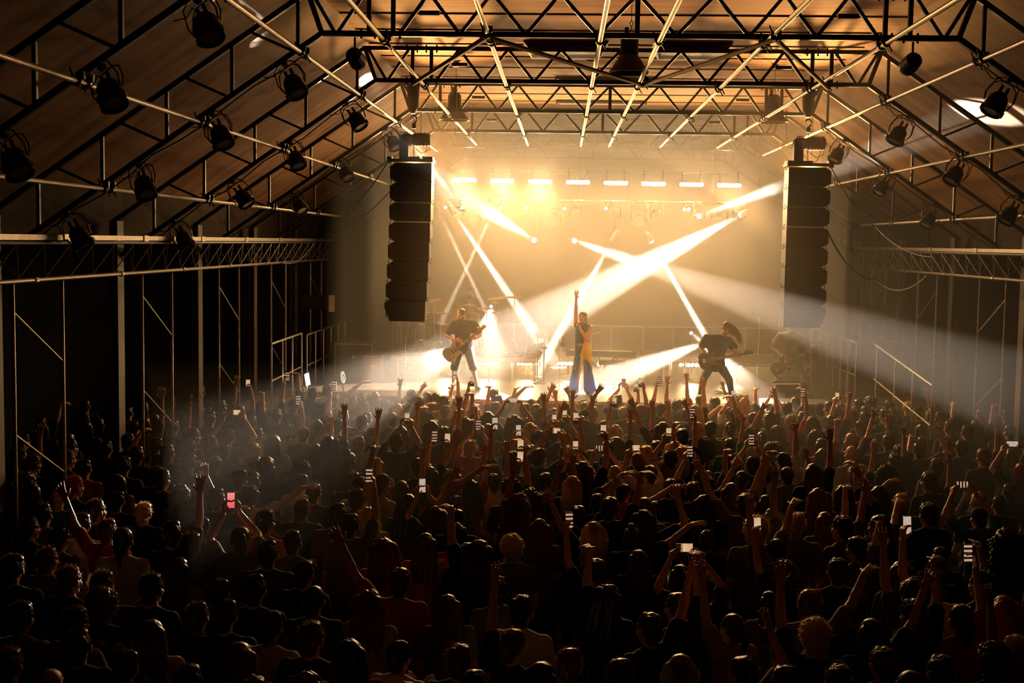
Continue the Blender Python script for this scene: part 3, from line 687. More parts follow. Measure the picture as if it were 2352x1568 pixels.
for px,py,r,Y,tl,_ in CY:
    p=K(at(px,py,Y)); ax=V((-tl,-.10,1)).normalized()
    s_=put('cymbal_stand',MB().tube([(p.x,p.y,.02),(p.x,p.y,p.z+.05)],.009,6).tube([(p.x,p.y,.25),(p.x-.22,p.y-.1,0)],.008,5).tube([(p.x,p.y,.25),(p.x+.22,p.y-.1,0)],.008,5).tube([(p.x,p.y,.25),(p.x,p.y+.24,0)],.008,5),M['chrome'],kit)
    put('cymbal',MB().lathe([(0,.028),(.015,.028),(.03,.016),(.04,.010),(r*.6,.004),(r,-.006),(r*.6,.001),(.03,.012),(0,.02)],p,ax,28),M['brass'],s_)
for k in range(14):
    x=-1.3+.19*k; y=rnd.uniform(-.3,.5); put('stand_rod',MB().tube([(x,y,0),(x+rnd.uniform(-.25,.25),y+.1,rnd.uniform(.3,.75))],.008,5),M['chrome'],kit)
st=thing('drum_stool','round drum stool behind the kit','stool',(-2.98,28.0,DZ)); put('seat',MB().lathe([(0,.46),(.16,.46),(.17,.49),(.16,.53),(0,.54)],n=16),M['black'],st)
lg=MB().tube([(0,0,.46),(0,0,.15)],.014,8)
for a in range(3): lg.tube([(0,0,.3),(.22*math.cos(a*2.09),.22*math.sin(a*2.09),.01)],.010,6)
put('tripod_leg',lg,M['chrome'],st)
# cables lying on the drum riser and stage floor
for k,(a,b,l) in enumerate((((1160,800,26.6),(1225,806,26.4),'cable tangle on the right of the drum riser'),((930,806,26.6),(1010,800,26.7),'cable tangle on the left of the drum riser'),((1650,880,24.8),(1700,889,24.2),'loose cable on the floor right of the headbanging guitarist'))):
    A=at(*a); B=at(*b); z=(DZ if k<2 else STG)+.012; pts=[]
    for i in range(40):
        f=i/39; pts.append(V((A.x+(B.x-A.x)*f+.12*math.sin(i*1.1+k),A.y+(B.y-A.y)*f+.2*math.cos(i*.83),z+.012*(i%3)+ (.05*abs(math.sin(i*.7)) if k==0 else 0))))
    put('floor_cable',MB().tube([p-pts[0] for p in pts],.009,5),M['cable'],loc=pts[0],label=l,cat='cable',group='loose cables')
# lit signs held or mounted at the left stage corner
sg=thing('light_sign','white outlined upright glowing sign of scrambled letters at the left stage corner','sign',at(788,866,22.6))
def ringpts(w,h,n=20): return [(w*math.cos(2*math.pi*i/n),0,h*math.sin(2*math.pi*i/n)) for i in range(n)]
M['sign']=mat('lit sign tube',(1,.86,.66),.4,emit=1.6)
put('outline',MB().tube(ringpts(.035,.105),.0055,5,closed=True),M['sign'],sg,M4=Matrix.Rotation(-.12,4,'Y'))
put('letters',MB().tube([(-.012,0,.07),(.008,0,.075),(.010,0,.05),(-.01,0,.045),(-.008,0,.02),(.012,0,.02),(.0,0,.005),(-.012,0,-.01),(.012,0,-.02),(-.01,0,-.035),(.01,0,-.05),(-.008,0,-.07),(.01,0,-.078)],.005,5),M['sign'],sg,M4=Matrix.Rotation(-.12,4,'Y'))
put('base_curl',MB().tube([(.015,0,-.12),(.005,0,-.17),(-.03,0,-.19),(-.05,0,-.14)],.012,6),M['panel'],sg)
put('pole',MB().tube([(.0,0.02,-.1),(.0,.02,-1.2)],.01,6),M['black'],sg)
M['multi']=mat('lit pixel screen',(1,.8,.75),.4,emit=3.0)
sg2=thing('screen_totem','thin bright pixel screen seen edge-on at the left stage corner','screen',at(706,871,22.4),rz=.0)
put('lit_face',MB().box((0,0,0),(.028,.25,.215),Matrix.Rotation(-.16,3,'Y')),M['multi'],sg2); put('frame',MB().box((-.01,.14,0),(.05,.03,.25),Matrix.Rotation(-.16,3,'Y')).tube([(0,.14,-.1),(0,.14,-1.3)],.012,6),M['black'],sg2)
# arm poses of the crowd: (upper arm, forearm, hand, palm normal, curl) directions seen from behind, x right, y to the stage
def _m(a): return tuple((-v[0],v[1],v[2]) for v in a[:4])+(a[4],) if a else None
DOWN=((.18,.05,-1),(.05,.55,-.8),(0,.8,-.5),(-1,0,0),.5)
FOLD=((.10,.35,-.9),(-.35,.75,.45),(-.2,.6,.7),(-.3,-.5,.4),.8)
A_UP=((.22,.22,.95),(.02,.12,1),(.05,.1,1),(0,1,-.05),.12)
A_OUT=((.62,.25,.75),(.42,.22,.88),(.55,.25,.8),(-.1,1,-.3),.15)
A_LONG=((.80,.40,.50),(.72,.38,.62),(.96,.30,.20),(0,.3,-1),.18)
A_REACH=((.35,.75,.55),(.25,.62,.75),(.45,.75,.30),(.0,.3,-1),.2)
A_BENT=((.85,.15,.50),(-.35,.25,.92),(-.15,.2,1),(-.2,1,0),.15)
A_FLOP=((.30,.25,.90),(.10,.30,.95),(.75,.45,.10),(.0,.2,-1),.35)
A_FIST=((.15,.25,.95),(.05,.10,1),(0,.05,1),(0,1,0),1.5)
A_HORN=((.30,.20,.92),(-.12,.15,1),(-.05,.1,1),(0,1,0),'horn')
A_POINT=((.15,.45,.88),(.20,.30,.95),(.2,.3,.95),(0,1,0),'point')
A_PH=((.12,.75,.38),(-.62,.42,.85),(-.05,.15,1),(-1,.1,0),'grip')
A_PHHI=((.20,.45,.88),(-.08,.25,.98),(-.05,.12,1),(-1,.1,0),'grip')
A_PHL=((.35,.65,.48),(-.62,.40,.88),(-.3,.3,.9),(-1,.1,.2),'grip')
VAR={ # name: (right arm, left arm, phone)  phone: None, 'p' portrait, 'l' landscape
 'still':(DOWN,DOWN,None), 'folded':(FOLD,FOLD,None),
 'up_r':(A_UP,DOWN,None),'up_l':(DOWN,A_UP,None),
 'out_r':(A_OUT,DOWN,None),'out_l':(DOWN,A_OUT,None),
 'long_r':(A_LONG,DOWN,None),'long_l':(DOWN,A_LONG,None),
 'reach_r':(A_REACH,DOWN,None),'flop_r':(A_FLOP,DOWN,None),'flop_l':(DOWN,A_FLOP,None),
 'bent_r':(A_BENT,DOWN,None),'fist_r':(A_FIST,DOWN,None),'horn_r':(A_HORN,DOWN,None),'point_r':(A_POINT,DOWN,None),
 'both_v':(A_OUT,A_OUT,None),'both_up':(A_UP,A_FLOP,None),
 'phone_p':(A_PH,A_PH,'p'),'phone_hi':(A_PHHI,DOWN,'p'),'phone_hl':(DOWN,A_PHHI,'p'),'phone_l':(A_PHL,A_PHL,'l'),
}
SHO=(.172,0,1.405); UA,FA=.285,.25
def arm_points(a,s):
    """shoulder, elbow, wrist, palm centre of arm pose a on side s"""
    import math
    def n(v): l=math.sqrt(sum(c*c for c in v)); return [c/l for c in v]
    S=(SHO[0]*s,SHO[1],SHO[2]+(.045 if a[0][2]>.2 else 0)); u=n(a[0]); f=n(a[1]); h=n(a[2])
    E=tuple(S[i]+u[i]*UA*(s if i==0 else 1) for i in range(3)); W=tuple(E[i]+f[i]*FA*(s if i==0 else 1) for i in range(3))
    H=tuple(W[i]+h[i]*.09*(s if i==0 else 1) for i in range(3)); return S,E,W,H
# ---------------------------------------------------------------- people: one fused body mesh, hair and clothes as children
M['skin']=mat('light skin',(.60,.31,.18),.5,spec=.35,var=.08,scale=20)
M['skin2']=mat('tanned skin',(.38,.20,.12),.5,spec=.4,var=.08,scale=20)
HAIRC={'black':(.010,.008,.007),'dark brown':(.035,.020,.012),'brown':(.09,.048,.022),'auburn':(.14,.045,.018),'blond':(.46,.31,.15),'grey':(.30,.27,.23),'red':(.35,.03,.02)}
HM={k:mat(k+' hair',c,.36,spec=.7,var=.25,scale=60,trans=.35) for k,c in HAIRC.items()}
TOPC={'black':(.010,.010,.011),'navy':(.012,.018,.05),'grey':(.13,.12,.11),'white':(.55,.52,.48),'red':(.35,.03,.03),'olive':(.06,.06,.03),'teal':(.02,.12,.13),'brown':(.10,.05,.025),'beige':(.36,.27,.18)}
TM={k:mat(k+' cotton',c,.85,spec=.2,var=.15,scale=30,bump=.1) for k,c in TOPC.items()}
M['denim']=mat('dark denim',(.025,.03,.05),.85,var=.2,scale=60)
M['shoe']=mat('black shoe',(.015,.014,.013),.5,var=.2,scale=20)
M['eye']=mat('dark eye',(.01,.008,.006),.2,var=.1)
def fuse(mb,name,vox,it=2,smooth=True):
    o=bpy.data.objects.new('tmp',mb.mesh('tmp')); C.objects.link(o)
    r=o.modifiers.new('r','REMESH'); r.mode='VOXEL'; r.voxel_size=vox
    if it: s=o.modifiers.new('s','SMOOTH'); s.factor=.5; s.iterations=it
    dg=bpy.context.evaluated_depsgraph_get(); me=bpy.data.meshes.new_from_object(o.evaluated_get(dg)); me.name=name
    bpy.data.objects.remove(o)
    if smooth: me.polygons.foreach_set('use_smooth',[True]*len(me.polygons))
    me.materials.clear(); return me
def hand(mb,W,d,n,side,curl):
    """wrist W, hand direction d, palm normal n; side +1 = right hand"""
    d=V(d).normalized(); n=V(n); n=(n-d*n.dot(d)).normalized(); w=d.cross(n)*side   # w points to the little-finger side or thumb side
    w=n.cross(d)*(-1 if side>0 else 1)      # thumb side
    W=V(W)
    for k,o in enumerate((.026,.009,-.009,-.026)): mb.cap(W+d*.012+w*o*.6,W+d*.088+w*o*1.08,.0145,.0135,8)
    L=(.076,.085,.078,.062)
    for k,o in enumerate((.033,.011,-.011,-.032)):
        c=curl
        if curl=='horn': c=.1 if k in (0,3) else 1.6
        elif curl=='point': c=.05 if k==0 else 1.5
        elif curl=='grip': c=.75
        c=c*(1+.12*k) if isinstance(c,float) else c
        p=W+d*.088+w*o; dr=(d+w*(o*7)*(1 if c<.6 else .2)).normalized()
        for q in range(3):
            ang=c*(.75 if q==0 else .9); r=Matrix.Rotation(ang,3,d.cross(n)); dr=r@dr
            e=p+dr*L[k]*(.45,.32,.26)[q]; mb.cap(p,e,.0104-.0006*q,.0099-.0007*q,8); p=e
    t0=W+d*.02+w*.024; tc=.3 if curl in('horn','point') or (not isinstance(curl,str) and curl>1) else 0
    td=(w*(.95-tc)+d*.65+n*(.3+tc)).normalized(); t1=t0+td*.045; td2=(d*.8+w*.35+n*(.35+tc)).normalized(); t2=t1+td2*.032
    mb.cap(t0,t1,.0135,.011,8); mb.cap(t1,t2,.0105,.009,8)
def head_prims(mb,h,R,beard=False):
    def P(*p): return h+R@V(p)
    mb.ell(P(0,-.012,.035),(.076,.094,.082),R); mb.ell(P(0,.022,-.03),(.060,.072,.082),R); mb.ell(P(0,.055,-.092),(.034,.034,.028),R)
    mb.cap(P(0,.092,.006),P(0,.114,-.028),.008,.0135,8); mb.cap(P(-.033,.084,.024),P(.033,.084,.024),.0095)
    mb.cap(P(-.018,.088,-.060),P(.018,.088,-.060),.0075); mb.cap(P(-.016,.084,-.072),P(.016,.084,-.072),.0075)
    for s in (-1,1): mb.ell(P(.079*s,-.004,-.012),(.012,.02,.033),R); mb.ell(P(.040*s,.062,-.030),(.022,.025,.022),R)
def body_meshes(J,name='body',sleeve='short',leg='long',inflate=0,slim=1.0,vox=.008):
    g=lambda k,d: V(J.get(k,d))
    pel=g('pel',(0,0,.95)); che=g('che',(0,0,1.27)); nek=g('nek',(0,0,1.47)); hea=g('hea',(0,.015,1.605)); hR=J.get('hR',Matrix.Identity(3))
    A={}
    for s,k in ((1,'R'),(-1,'L')):
        S,E,W,Hd=[V(p) for p in arm_points(J.get('arm'+k,DOWN),s)] if 'el'+k not in J else (V(J['sh'+k]),V(J['el'+k]),V(J['wr'+k]),None)
        if 'el'+k not in J:
            a=J.get('arm'+k,DOWN); hd=V((a[2][0]*s,a[2][1],a[2][2])); pn=V((a[3][0]*s,a[3][1],a[3][2])); cu=a[4]
            off=che-V((0,0,1.27)); S+=off;E+=off;W+=off
        else: hd,pn,cu=V(J['hd'+k][0]),V(J['hd'+k][1]),J['hd'+k][2]
        A[k]=(S,E,W,hd,pn,cu,s)
    rt=(A['R'][0]-A['L'][0]).normalized(); up=(che-pel).normalized(); fw=up.cross(rt).normalized()*1.0; rt2=fw.cross(up)*1.0; R=Matrix((rt2,fw,up)).transposed()
    hw=.095; hips={k:V(J.get('hip'+k,pel+R@V((s*hw,0,-.04)))) for k,s in (('R',1),('L',-1))}
    kn={k:V(J.get('kn'+k,(s*.11,.02,.50))) for k,s in (('R',1),('L',-1))}; an={k:V(J.get('an'+k,(s*.12,-.01,.085))) for k,s in (('R',1),('L',-1))}
    toe={k:V(J.get('toe'+k,(s*.04,.16,0))) for k,s in (('R',1),('L',-1))}
    def torso(mb,f):
        mb.ell(che+R@V((0,0,.02)),((.165+f)*slim,.108+f,.185+f),R); mb.ell(pel.lerp(che,.45),((.142+f)*slim,.100+f,.19+f),R); mb.ell(pel,((.155+f)*slim,.112+f,.125+f),R)
        mb.cap(A['R'][0]*.9+che*.1+R@V((0,0,.01)),A['L'][0]*.9+che*.1+R@V((0,0,.01)),.047+f)
        for k in 'RL': mb.cap(nek-up*.02,A[k][0]+R@V((0,0,-.005)),.046+f,.036+f)
    def arm(mb,k,f,frac=1,wr=1):
        S,E,W=A[k][:3]
        if frac<1: mb.cap(S,S.lerp(E,frac),.053+f,.046+f*1.4)
        else:
            mb.cap(S,E,.050+f,.039+f); e2=E.lerp(W,wr); mb.cap(E,e2,.039+f,.039+f-(.012)*wr)
    def legs(mb,f,to=1.0):
        for k in 'RL':
            mb.cap(hips[k],kn[k],.085+f,.056+f)
            if to>0: mb.cap(kn[k],kn[k].lerp(an[k],to),.056+f,.056+f-(.018)*to if f<.02 else .056+f)
    b=MB(); torso(b,0); legs(b,0)
    for k in 'RL':
        arm(b,k,0); S,E,W,hd,pn,cu,s=A[k]; b.cap(E.lerp(W,.25),E.lerp(W,.45),.040,.034); hand(b,W,hd,pn,s,cu)
        b.cap(an[k]+V((0,0,-.03)),an[k]+toe[k]*.8+V((0,0,-.045)),.036,.03)
    b.cap(nek-up*.04,hea+hR@V((0,-.012,-.05)),.056,.050); head_prims(b,hea,hR)
    out={'body':fuse(b,name,vox,2)}
    t=MB(); torso(t,.016+inflate)
    if sleeve!='none':
        for k in 'RL': arm(t,k,.014+inflate*.6,.62 if sleeve=='short' else 1,.93)
    if sleeve=='crop': pass
    out['top']=fuse(t,'shirt',.016,2)
    l=MB(); l.ell(pel+R@V((0,0,-.02)),(.163*slim,.120,.10),R); legs(l,.016 if leg=='long' else .03,1.0 if leg=='long' else .05)
    out['trousers']=fuse(l,'trousers',.016,2)
    sh=MB()
    for k in 'RL':
        a=an[k]; t=toe[k]; z=V((0,0,-.045)); sh.cap(a+V((0,0,-.005)),a+z,.046,.044); sh.cap(a+z-t*.15,a+z+t,.042,.036); sh.cap(a+z*1.0+t*.5,a+z+t*.95,.04,.034)
    out['shoes']=fuse(sh,'shoes',.014,1); out['A']=A; out['head']=(hea,hR); return out
def strands(mb,me,n,L,flow,wd=.0019,r=None,spread=.5,zmin=-9):
    r=r or random.Random(3); vs=me.vertices
    for _ in range(n):
        v=vs[r.randrange(len(vs))]; p=v.co.copy(); nn=v.normal.copy()
        if p.z<zmin: continue
        d=(nn*(.35+.5*r.random())+V(flow)+V((r.uniform(-1,1),r.uniform(-1,1),r.uniform(-1,1)))*spread).normalized()
        s=d.orthogonal().normalized(); l=L*r.uniform(.5,1.2); q=p-nn*.004; w0=wd
        P=[q]
        for i in range(3):
            d=(d+V(flow)*.35+V((0,0,-.12))).normalized(); P.append(P[-1]+d*l/3)
        o=[]
        for i,c in enumerate(P): ww=w0*(1-i/3.2); o+= [c-s*ww,c+s*ww]
        mb.add(o,[(2*i,2*i+1,2*i+3,2*i+2) for i in range(3)])
def hair_mesh(kind,seed=1):
    r=random.Random(seed); b=MB()
    b.ell((0,-.014,.035),(.083,.099,.088))
    if kind in('short','buzz','curly','cap','bun','bald'): 
        if kind!='bald': b.cap((0,-.055,-.02),(0,-.05,-.055),.058,.05)
    if kind=='short':
        b.ell((0,.02,.085),(.062,.055,.035)); b.ell((.02,.0,.095),(.05,.06,.03))
    if kind=='curly': b.ell((0,-.02,.05),(.108,.118,.105)); b.cap((0,-.06,0),(0,-.06,-.05),.09,.075)
    if kind=='cap':
        b=MB(); b.ell((0,-.01,.045),(.086,.102,.078)); b.cap((0,-.055,-.02),(0,-.05,-.05),.058,.05)
    if kind=='bob':
        for x in (-.058,-.02,.02,.058): b.cap((x,-.045,.02),(x*1.15,-.05,-.115),.05,.042)
    if kind in('long','wavy','frizz'):
        wdt={'long':1.0,'wavy':1.15,'frizz':1.35}[kind]; 
        for x in (-.06,-.022,.022,.06):
            b.cap((x*wdt,-.045,.03),(x*1.35*wdt,-.075,-.14),.05*wdt,.046*wdt); b.cap((x*1.35*wdt,-.075,-.14),(x*1.45*wdt,-.115,-.30),.046*wdt,.03)
        if kind=='frizz': b.ell((0,-.02,.05),(.10,.11,.10))
    if kind=='bun': b.ell((0,-.06,.135),(.04,.04,.038))
    if kind=='tail': b.cap((0,-.11,.05),(0,-.15,-.02),.03,.035); b.cap((0,-.15,-.02),(0,-.13,-.18),.035,.015); b.cap((0,-.055,-.02),(0,-.05,-.05),.058,.05)
    amp={'short':.010,'buzz':.0015,'curly':.020,'cap':.0,'bob':.006,'long':.007,'wavy':.014,'frizz':.020,'bun':.005,'tail':.006,'bald':0}[kind]
    me=fuse(b,'hair',.0085,2); sc_=45 if kind in('curly','frizz') else 28
    for v in me.vertices:
        c=v.co; q=V((c.x*sc_,c.y*sc_,c.z*sc_*(.35 if kind in('long','bob','wavy','tail') else 1)))+V((seed*7,0,0))
        v.co=c+v.normal*amp*noise.noise(q)
    me.update()
    st=MB(); n,L,fl,sp={'short':(520,.030,(0,-.1,.2),.6),'buzz':(500,.006,(0,0,.2),.3),'curly':(900,.035,(0,0,.1),1.1),'cap':(60,.02,(0,0,-.3),.5),'bob':(420,.05,(0,0,-.9),.35),
      'long':(520,.08,(0,0,-1.1),.3),'wavy':(650,.075,(0,0,-.8),.55),'frizz':(900,.06,(0,0,-.4),.9),'bun':(350,.03,(0,0,.1),.5),'tail':(350,.05,(0,-.2,-.5),.4),'bald':(0,0,(0,0,0),0)}[kind]
    strands(st,me,n,L,fl,r=r,spread=sp)
    bm=bmesh.new(); bm.from_mesh(me)
    if st.v:
        m2=bpy.data.meshes.new('t'); m2.from_pydata(st.v,[],st.f); bm.from_mesh(m2)
    bm.to_mesh(me); bm.free(); me.polygons.foreach_set('use_smooth',[True]*len(me.polygons)); me.name='hair'; return me
# ---------------------------------------------------------------- the five performers
def performer(J,loc,rz,label,skin='skin',topm='black',hair='short',hairc='dark brown',beard=False,legm='denim',leg='long',sleeve='short',slim=1,infl=.01,hairme=None,shoe=True):
    b=body_meshes(J,'person',sleeve,leg,infl,slim)
    r=put('person',b['body'],M[skin],loc=loc); r.rotation_euler=(0,0,rz); tag(r,label,'person','performers on stage')
    put('shirt',b['top'],TM[topm] if topm in TM else M[topm],r); put('trousers' if leg=='long' else 'shorts',b['trousers'],M[legm] if legm in M else TM[legm],r)
    if shoe: put('shoes',b['shoes'],M['shoe'],r)
    hea,hR=b['head']; HM4=Matrix.Translation(hea)@hR.to_4x4()
    if hair or hairme: put('hair',hairme or hair_mesh(hair,5),HM[hairc],r,M4=HM4)
    if beard:
        m=MB(); m.ell((0,.045,-.10),(.056,.055,.055)); m.cap((-.06,.02,-.05),(-.045,.05,-.09),.018,.025); m.cap((.06,.02,-.05),(.045,.05,-.09),.018,.025); m.cap((-.02,.095,-.05),(.02,.095,-.05),.009)
        me=fuse(m,'beard',.008,1); put('beard',me,HM[hairc],r,M4=HM4)
    e=MB(); 
    for s in (-1,1): e.ell((s*.03,.083,.008),(.013,.009,.007))
    put('eyes',e,M['eye'],r,M4=HM4); put('mouth',MB().ell((0,.094,-.066),(.018,.006,.006 if not J.get('sing') else .014)),M['eye'],r,M4=HM4)
    return r
def rot(x=0,y=0,z=0): return (Matrix.Rotation(math.radians(z),3,'Z')@Matrix.Rotation(math.radians(y),3,'Y')@Matrix.Rotation(math.radians(x),3,'X'))
M['guitarw']=mat('cream guitar lacquer',(.62,.50,.36),.25,var=.06,scale=6); M['guitard']=mat('dark guitar lacquer',(.03,.022,.018),.2,var=.2,scale=6)
M['maple']=mat('maple neck',(.42,.24,.11),.4,var=.15,scale=10,stretch=(1,8,8)); M['rose']=mat('dark fretboard',(.05,.028,.016),.5,var=.2,scale=14)
M['guard']=mat('cream pickguard',(.50,.38,.24),.35,var=.05)
def guitar(px,py,Y,deg,label,bass=False,m='guitarw',neck='maple'):
    L=.62 if not bass else .78
    a=math.radians(deg); R=Matrix(((math.cos(a),0,-math.sin(a)),(0,1,0),(math.sin(a),0,math.cos(a))))
    t=thing('bass_guitar' if bass else 'electric_guitar',label,'guitar',M4=Matrix.Translation(at(px,py,Y))@R.to_4x4()@Matrix.Rotation(math.radians(-8),4,'X'))
    P=[(-.235,.0),(-.225,.09),(-.17,.145),(-.10,.15),(-.04,.115),(.02,.11),(.09,.165),(.155,.185),(.15,.16),(.105,.105),(.085,.03),(.075,-.02),(.10,-.075),(.13,-.125),(.105,-.13),(.04,-.11),(-.03,-.115),(-.09,-.165),(-.165,-.165),(-.22,-.10)]
    put('body',MB().prism(P,-.022,.022),M[m],t)
    n=MB(); n.prism([(.05,-.028),(.05,.028),(L,.022),(L,-.022)],-.012,.014,O=(0,-.028,0)); put('neck',n,M[neck],t)
    fb=MB().prism([(.03,-.026),(.03,.026),(L,.02),(L,-.02)],.0,.006,O=(0,-.04,0))
    f=MB()
    for k in range(20):
        x=-.12+(L+.12)*(1-.5**((20-k)/12.))/(1-.5**(20/12.)) if False else .05+(L-.05)*k/20.; f.box((x,-.0475,0),(.003,.003,.046))
    o=put('fretboard',fb,M['rose'],t); put('frets',f,M['chrome'],o)
    h=MB().prism([(L,-.02),(L,.02),(L+.03,.045),(L+.17,.03),(L+.19,.0),(L+.16,-.02)],-.01,.008,O=(0,-.02,0)); ho=put('headstock',h,M[neck] if m!='guitard' else M[m],t)
    pg=MB()
    for k in range(4 if bass else 6): pg.cap((L+.03+.024*k,-.02,.045-.002*k),(L+.032+.024*k,-.02,.072-.002*k),.006,.008,6)
    put('tuning_pegs',pg,M['chrome'],ho)
    pk=MB().box((-.03,-.026,0),(.035,.012,.085)).box((.03,-.026,0),(.035,.012,.085)); put('pickups',pk,M['black'],t)
    put('bridge',MB().box((-.125,-.03,0),(.045,.018,.08)),M['chrome'],t)
    st=MB()
    for k in range(4 if bass else 6):
        z=-.02+.04*k/(3 if bass else 5); st.tube([(-.12,-.05,z*1.2),(L,-.05,z*.7)],.0012,4)
    put('strings',st,M['chrome'],t)
    kn=MB()
    for q in ((-.11,-.10),(-.15,-.08),(-.07,-.10)): kn.lathe([(0,.0),(.011,.0),(.012,.014),(0,.016)],(q[0],-.024,q[1]),(0,-1,0),10)
    put('knobs',kn,M['black'],t)
    if bass: put('pickguard',MB().prism([(.09,.10),(.07,.03),(.085,-.02),(.03,-.07),(-.08,-.10),(-.17,-.10),(-.16,-.14),(-.08,-.15),(.05,-.10),(.12,-.06),(.13,.0),(.14,.07)],-.003,.003,O=(0,-.0245,0)),M['guard'],t)
    return t
pL=at(1064,893,24.6); base=V((pL.x,24.6,STG))
performer(dict(pel=(0,.02,.87),che=(0,.05,1.17),nek=(-.0,.06,1.36),hea=(.04,.10,1.50),hR=rot(z=-38,x=-6),
  shR=(.20,.05,1.32),elR=(.33,.06,1.07),wrR=(.15,.24,1.00),hdR=((-.8,.3,-.1),(.1,-1,-.2),.6),
  shL=(-.20,.05,1.32),elL=(-.33,.10,1.10),wrL=(-.24,.30,1.04),hdL=((.5,.5,.4),(.3,-.8,.3),1.1),
  knR=(.17,.10,.46),anR=(.20,.0,.085),toeR=(.06,.17,0),knL=(-.20,.12,.47),anL=(-.27,.02,.085),toeL=(-.06,.17,0)),
  base,math.pi,'bearded bald guitarist in black T-shirt and shorts, playing before the drum riser','skin','black','bald','dark brown',True,'black','short',infl=.028)
guitar(1043,806,24.22,39,'cream electric guitar held by the bearded guitarist in shorts')
pR=at(1645,900,23.6)
hm=MB(); hm.ell((0,-.014,.035),(.086,.10,.09)); hm.cap((-.03,.02,.08),(.13,.05,.06),.07,.06); hm.cap((.13,.05,.06),(.27,.08,-.06),.06,.045); hm.cap((.27,.08,-.06),(.34,.10,-.17),.045,.012); hm.cap((.05,.0,.0),(.16,.05,-.02),.06,.04)
swm=fuse(hm,'hair',.01,1)
for v in swm.vertices: v.co+=v.normal*.014*noise.noise(V((v.co.x*9,v.co.y*20,v.co.z*40)))
ss=MB(); strands(ss,swm,900,.13,(.75,.1,-.75),.0016,random.Random(5),.25); 
bm=bmesh.new(); bm.from_mesh(swm); m2=bpy.data.meshes.new('t'); m2.from_pydata([(-x,y,z) for x,y,z in ss.v] if False else ss.v,[],ss.f); bm.from_mesh(m2)
for v in bm.verts: v.co.x=-v.co.x
bmesh.ops.recalc_face_normals(bm,faces=bm.faces); bm.to_mesh(swm); bm.free(); swm.polygons.foreach_set('use_smooth',[True]*len(swm.polygons))
performer(dict(pel=(.03,.0,.70),che=(.02,.10,1.03),nek=(-.03,.15,1.23),hea=(-.13,.21,1.39),hR=rot(y=-16,x=-26,z=10),
  shR=(.22,.10,1.20),elR=(.32,.02,.98),wrR=(.22,.24,.86),hdR=((-.6,.4,-.5),(.1,-1,-.2),.6),
  shL=(-.19,.12,1.17),elL=(-.34,.10,.96),wrL=(-.30,.32,.92),hdL=((.3,.5,.5),(.3,-.8,.3),1.2),
  knR=(.26,.14,.42),anR=(.30,.0,.085),toeR=(.08,.16,0),knL=(-.22,.12,.42),anL=(-.30,.0,.085),toeL=(-.08,.16,0)),
  V((pR.x,23.6,STG)),math.pi,'headbanging guitarist in black with long hair flying to the right','skin2','black',None,'auburn',False,'denim',hairme=swm,infl=.02)
guitar(1632,826,23.22,11,'dark electric guitar held low by the headbanging guitarist',m='guitard',neck='rose')
pB=at(1810,900,24.8)
performer(dict(pel=(-.02,.0,.74),che=(-.0,.06,1.03),nek=(-.02,.10,1.20),hea=(-.03,.16,1.33),hR=rot(x=-14,z=16),
  shR=(.20,.06,1.16),elR=(.32,.02,.93),wrR=(.17,.24,.78),hdR=((-.8,.2,-.4),(.1,-1,-.2),.6),
  shL=(-.19,.06,1.16),elL=(-.36,.10,.92),wrL=(-.50,.30,1.02),hdL=((-.4,.5,.5),(.6,-.8,.1),1.1),
  knR=(.20,.14,.44),anR=(.22,.0,.085),toeR=(.08,.16,0),knL=(-.26,.12,.44),anL=(-.36,.0,.085),toeL=(-.08,.16,0)),
  V((pB.x,24.8,STG)),math.pi,'bearded bass player in a loose dark T-shirt, bent over his bass','skin2','grey','short','brown',True,'denim',infl=.035)
guitar(1797,842,24.42,34,'bass guitar with a cream pickguard held by the bass player',True,'guitard','maple')
pD=at(1080,800,28.0)
performer(dict(pel=(0,0,.62),che=(0,.04,.95),nek=(0,.05,1.15),hea=(-.02,.07,1.285),hR=rot(x=-8,z=0),
  shR=(.20,.04,1.10),elR=(.33,.14,.86),wrR=(.22,.38,.90),hdR=((-.2,.8,.2),(0,.1,-1),1.3),
  shL=(-.20,.04,1.10),elL=(-.34,.14,.88),wrL=(-.26,.38,.95),hdL=((.2,.8,.2),(0,.1,-1),1.3),
  knR=(.24,.42,.56),anR=(.26,.46,.10),toeR=(.02,.15,0),knL=(-.24,.42,.56),anL=(-.26,.46,.10),toeL=(-.02,.15,0)),
  V((pD.x,28.0,DZ)),math.pi,'drummer in dark T-shirt sitting behind the cymbals','skin2','black','short','dark brown',True,'denim')
for s,(px) in ((-1,1056),(1,1104)):
    q=V((pD.x-s*-.24 if False else pD.x+s*.24,27.58,DZ+.93)); d=V((-s*.10,-.36,.10))
    put('drumstick',MB().cap(q-q,d,.007,.005,6),M['maple'],loc=q,label='drumstick in the drummer %s hand'%('left' if s>0 else 'right'),cat='drumstick',group='drumsticks')
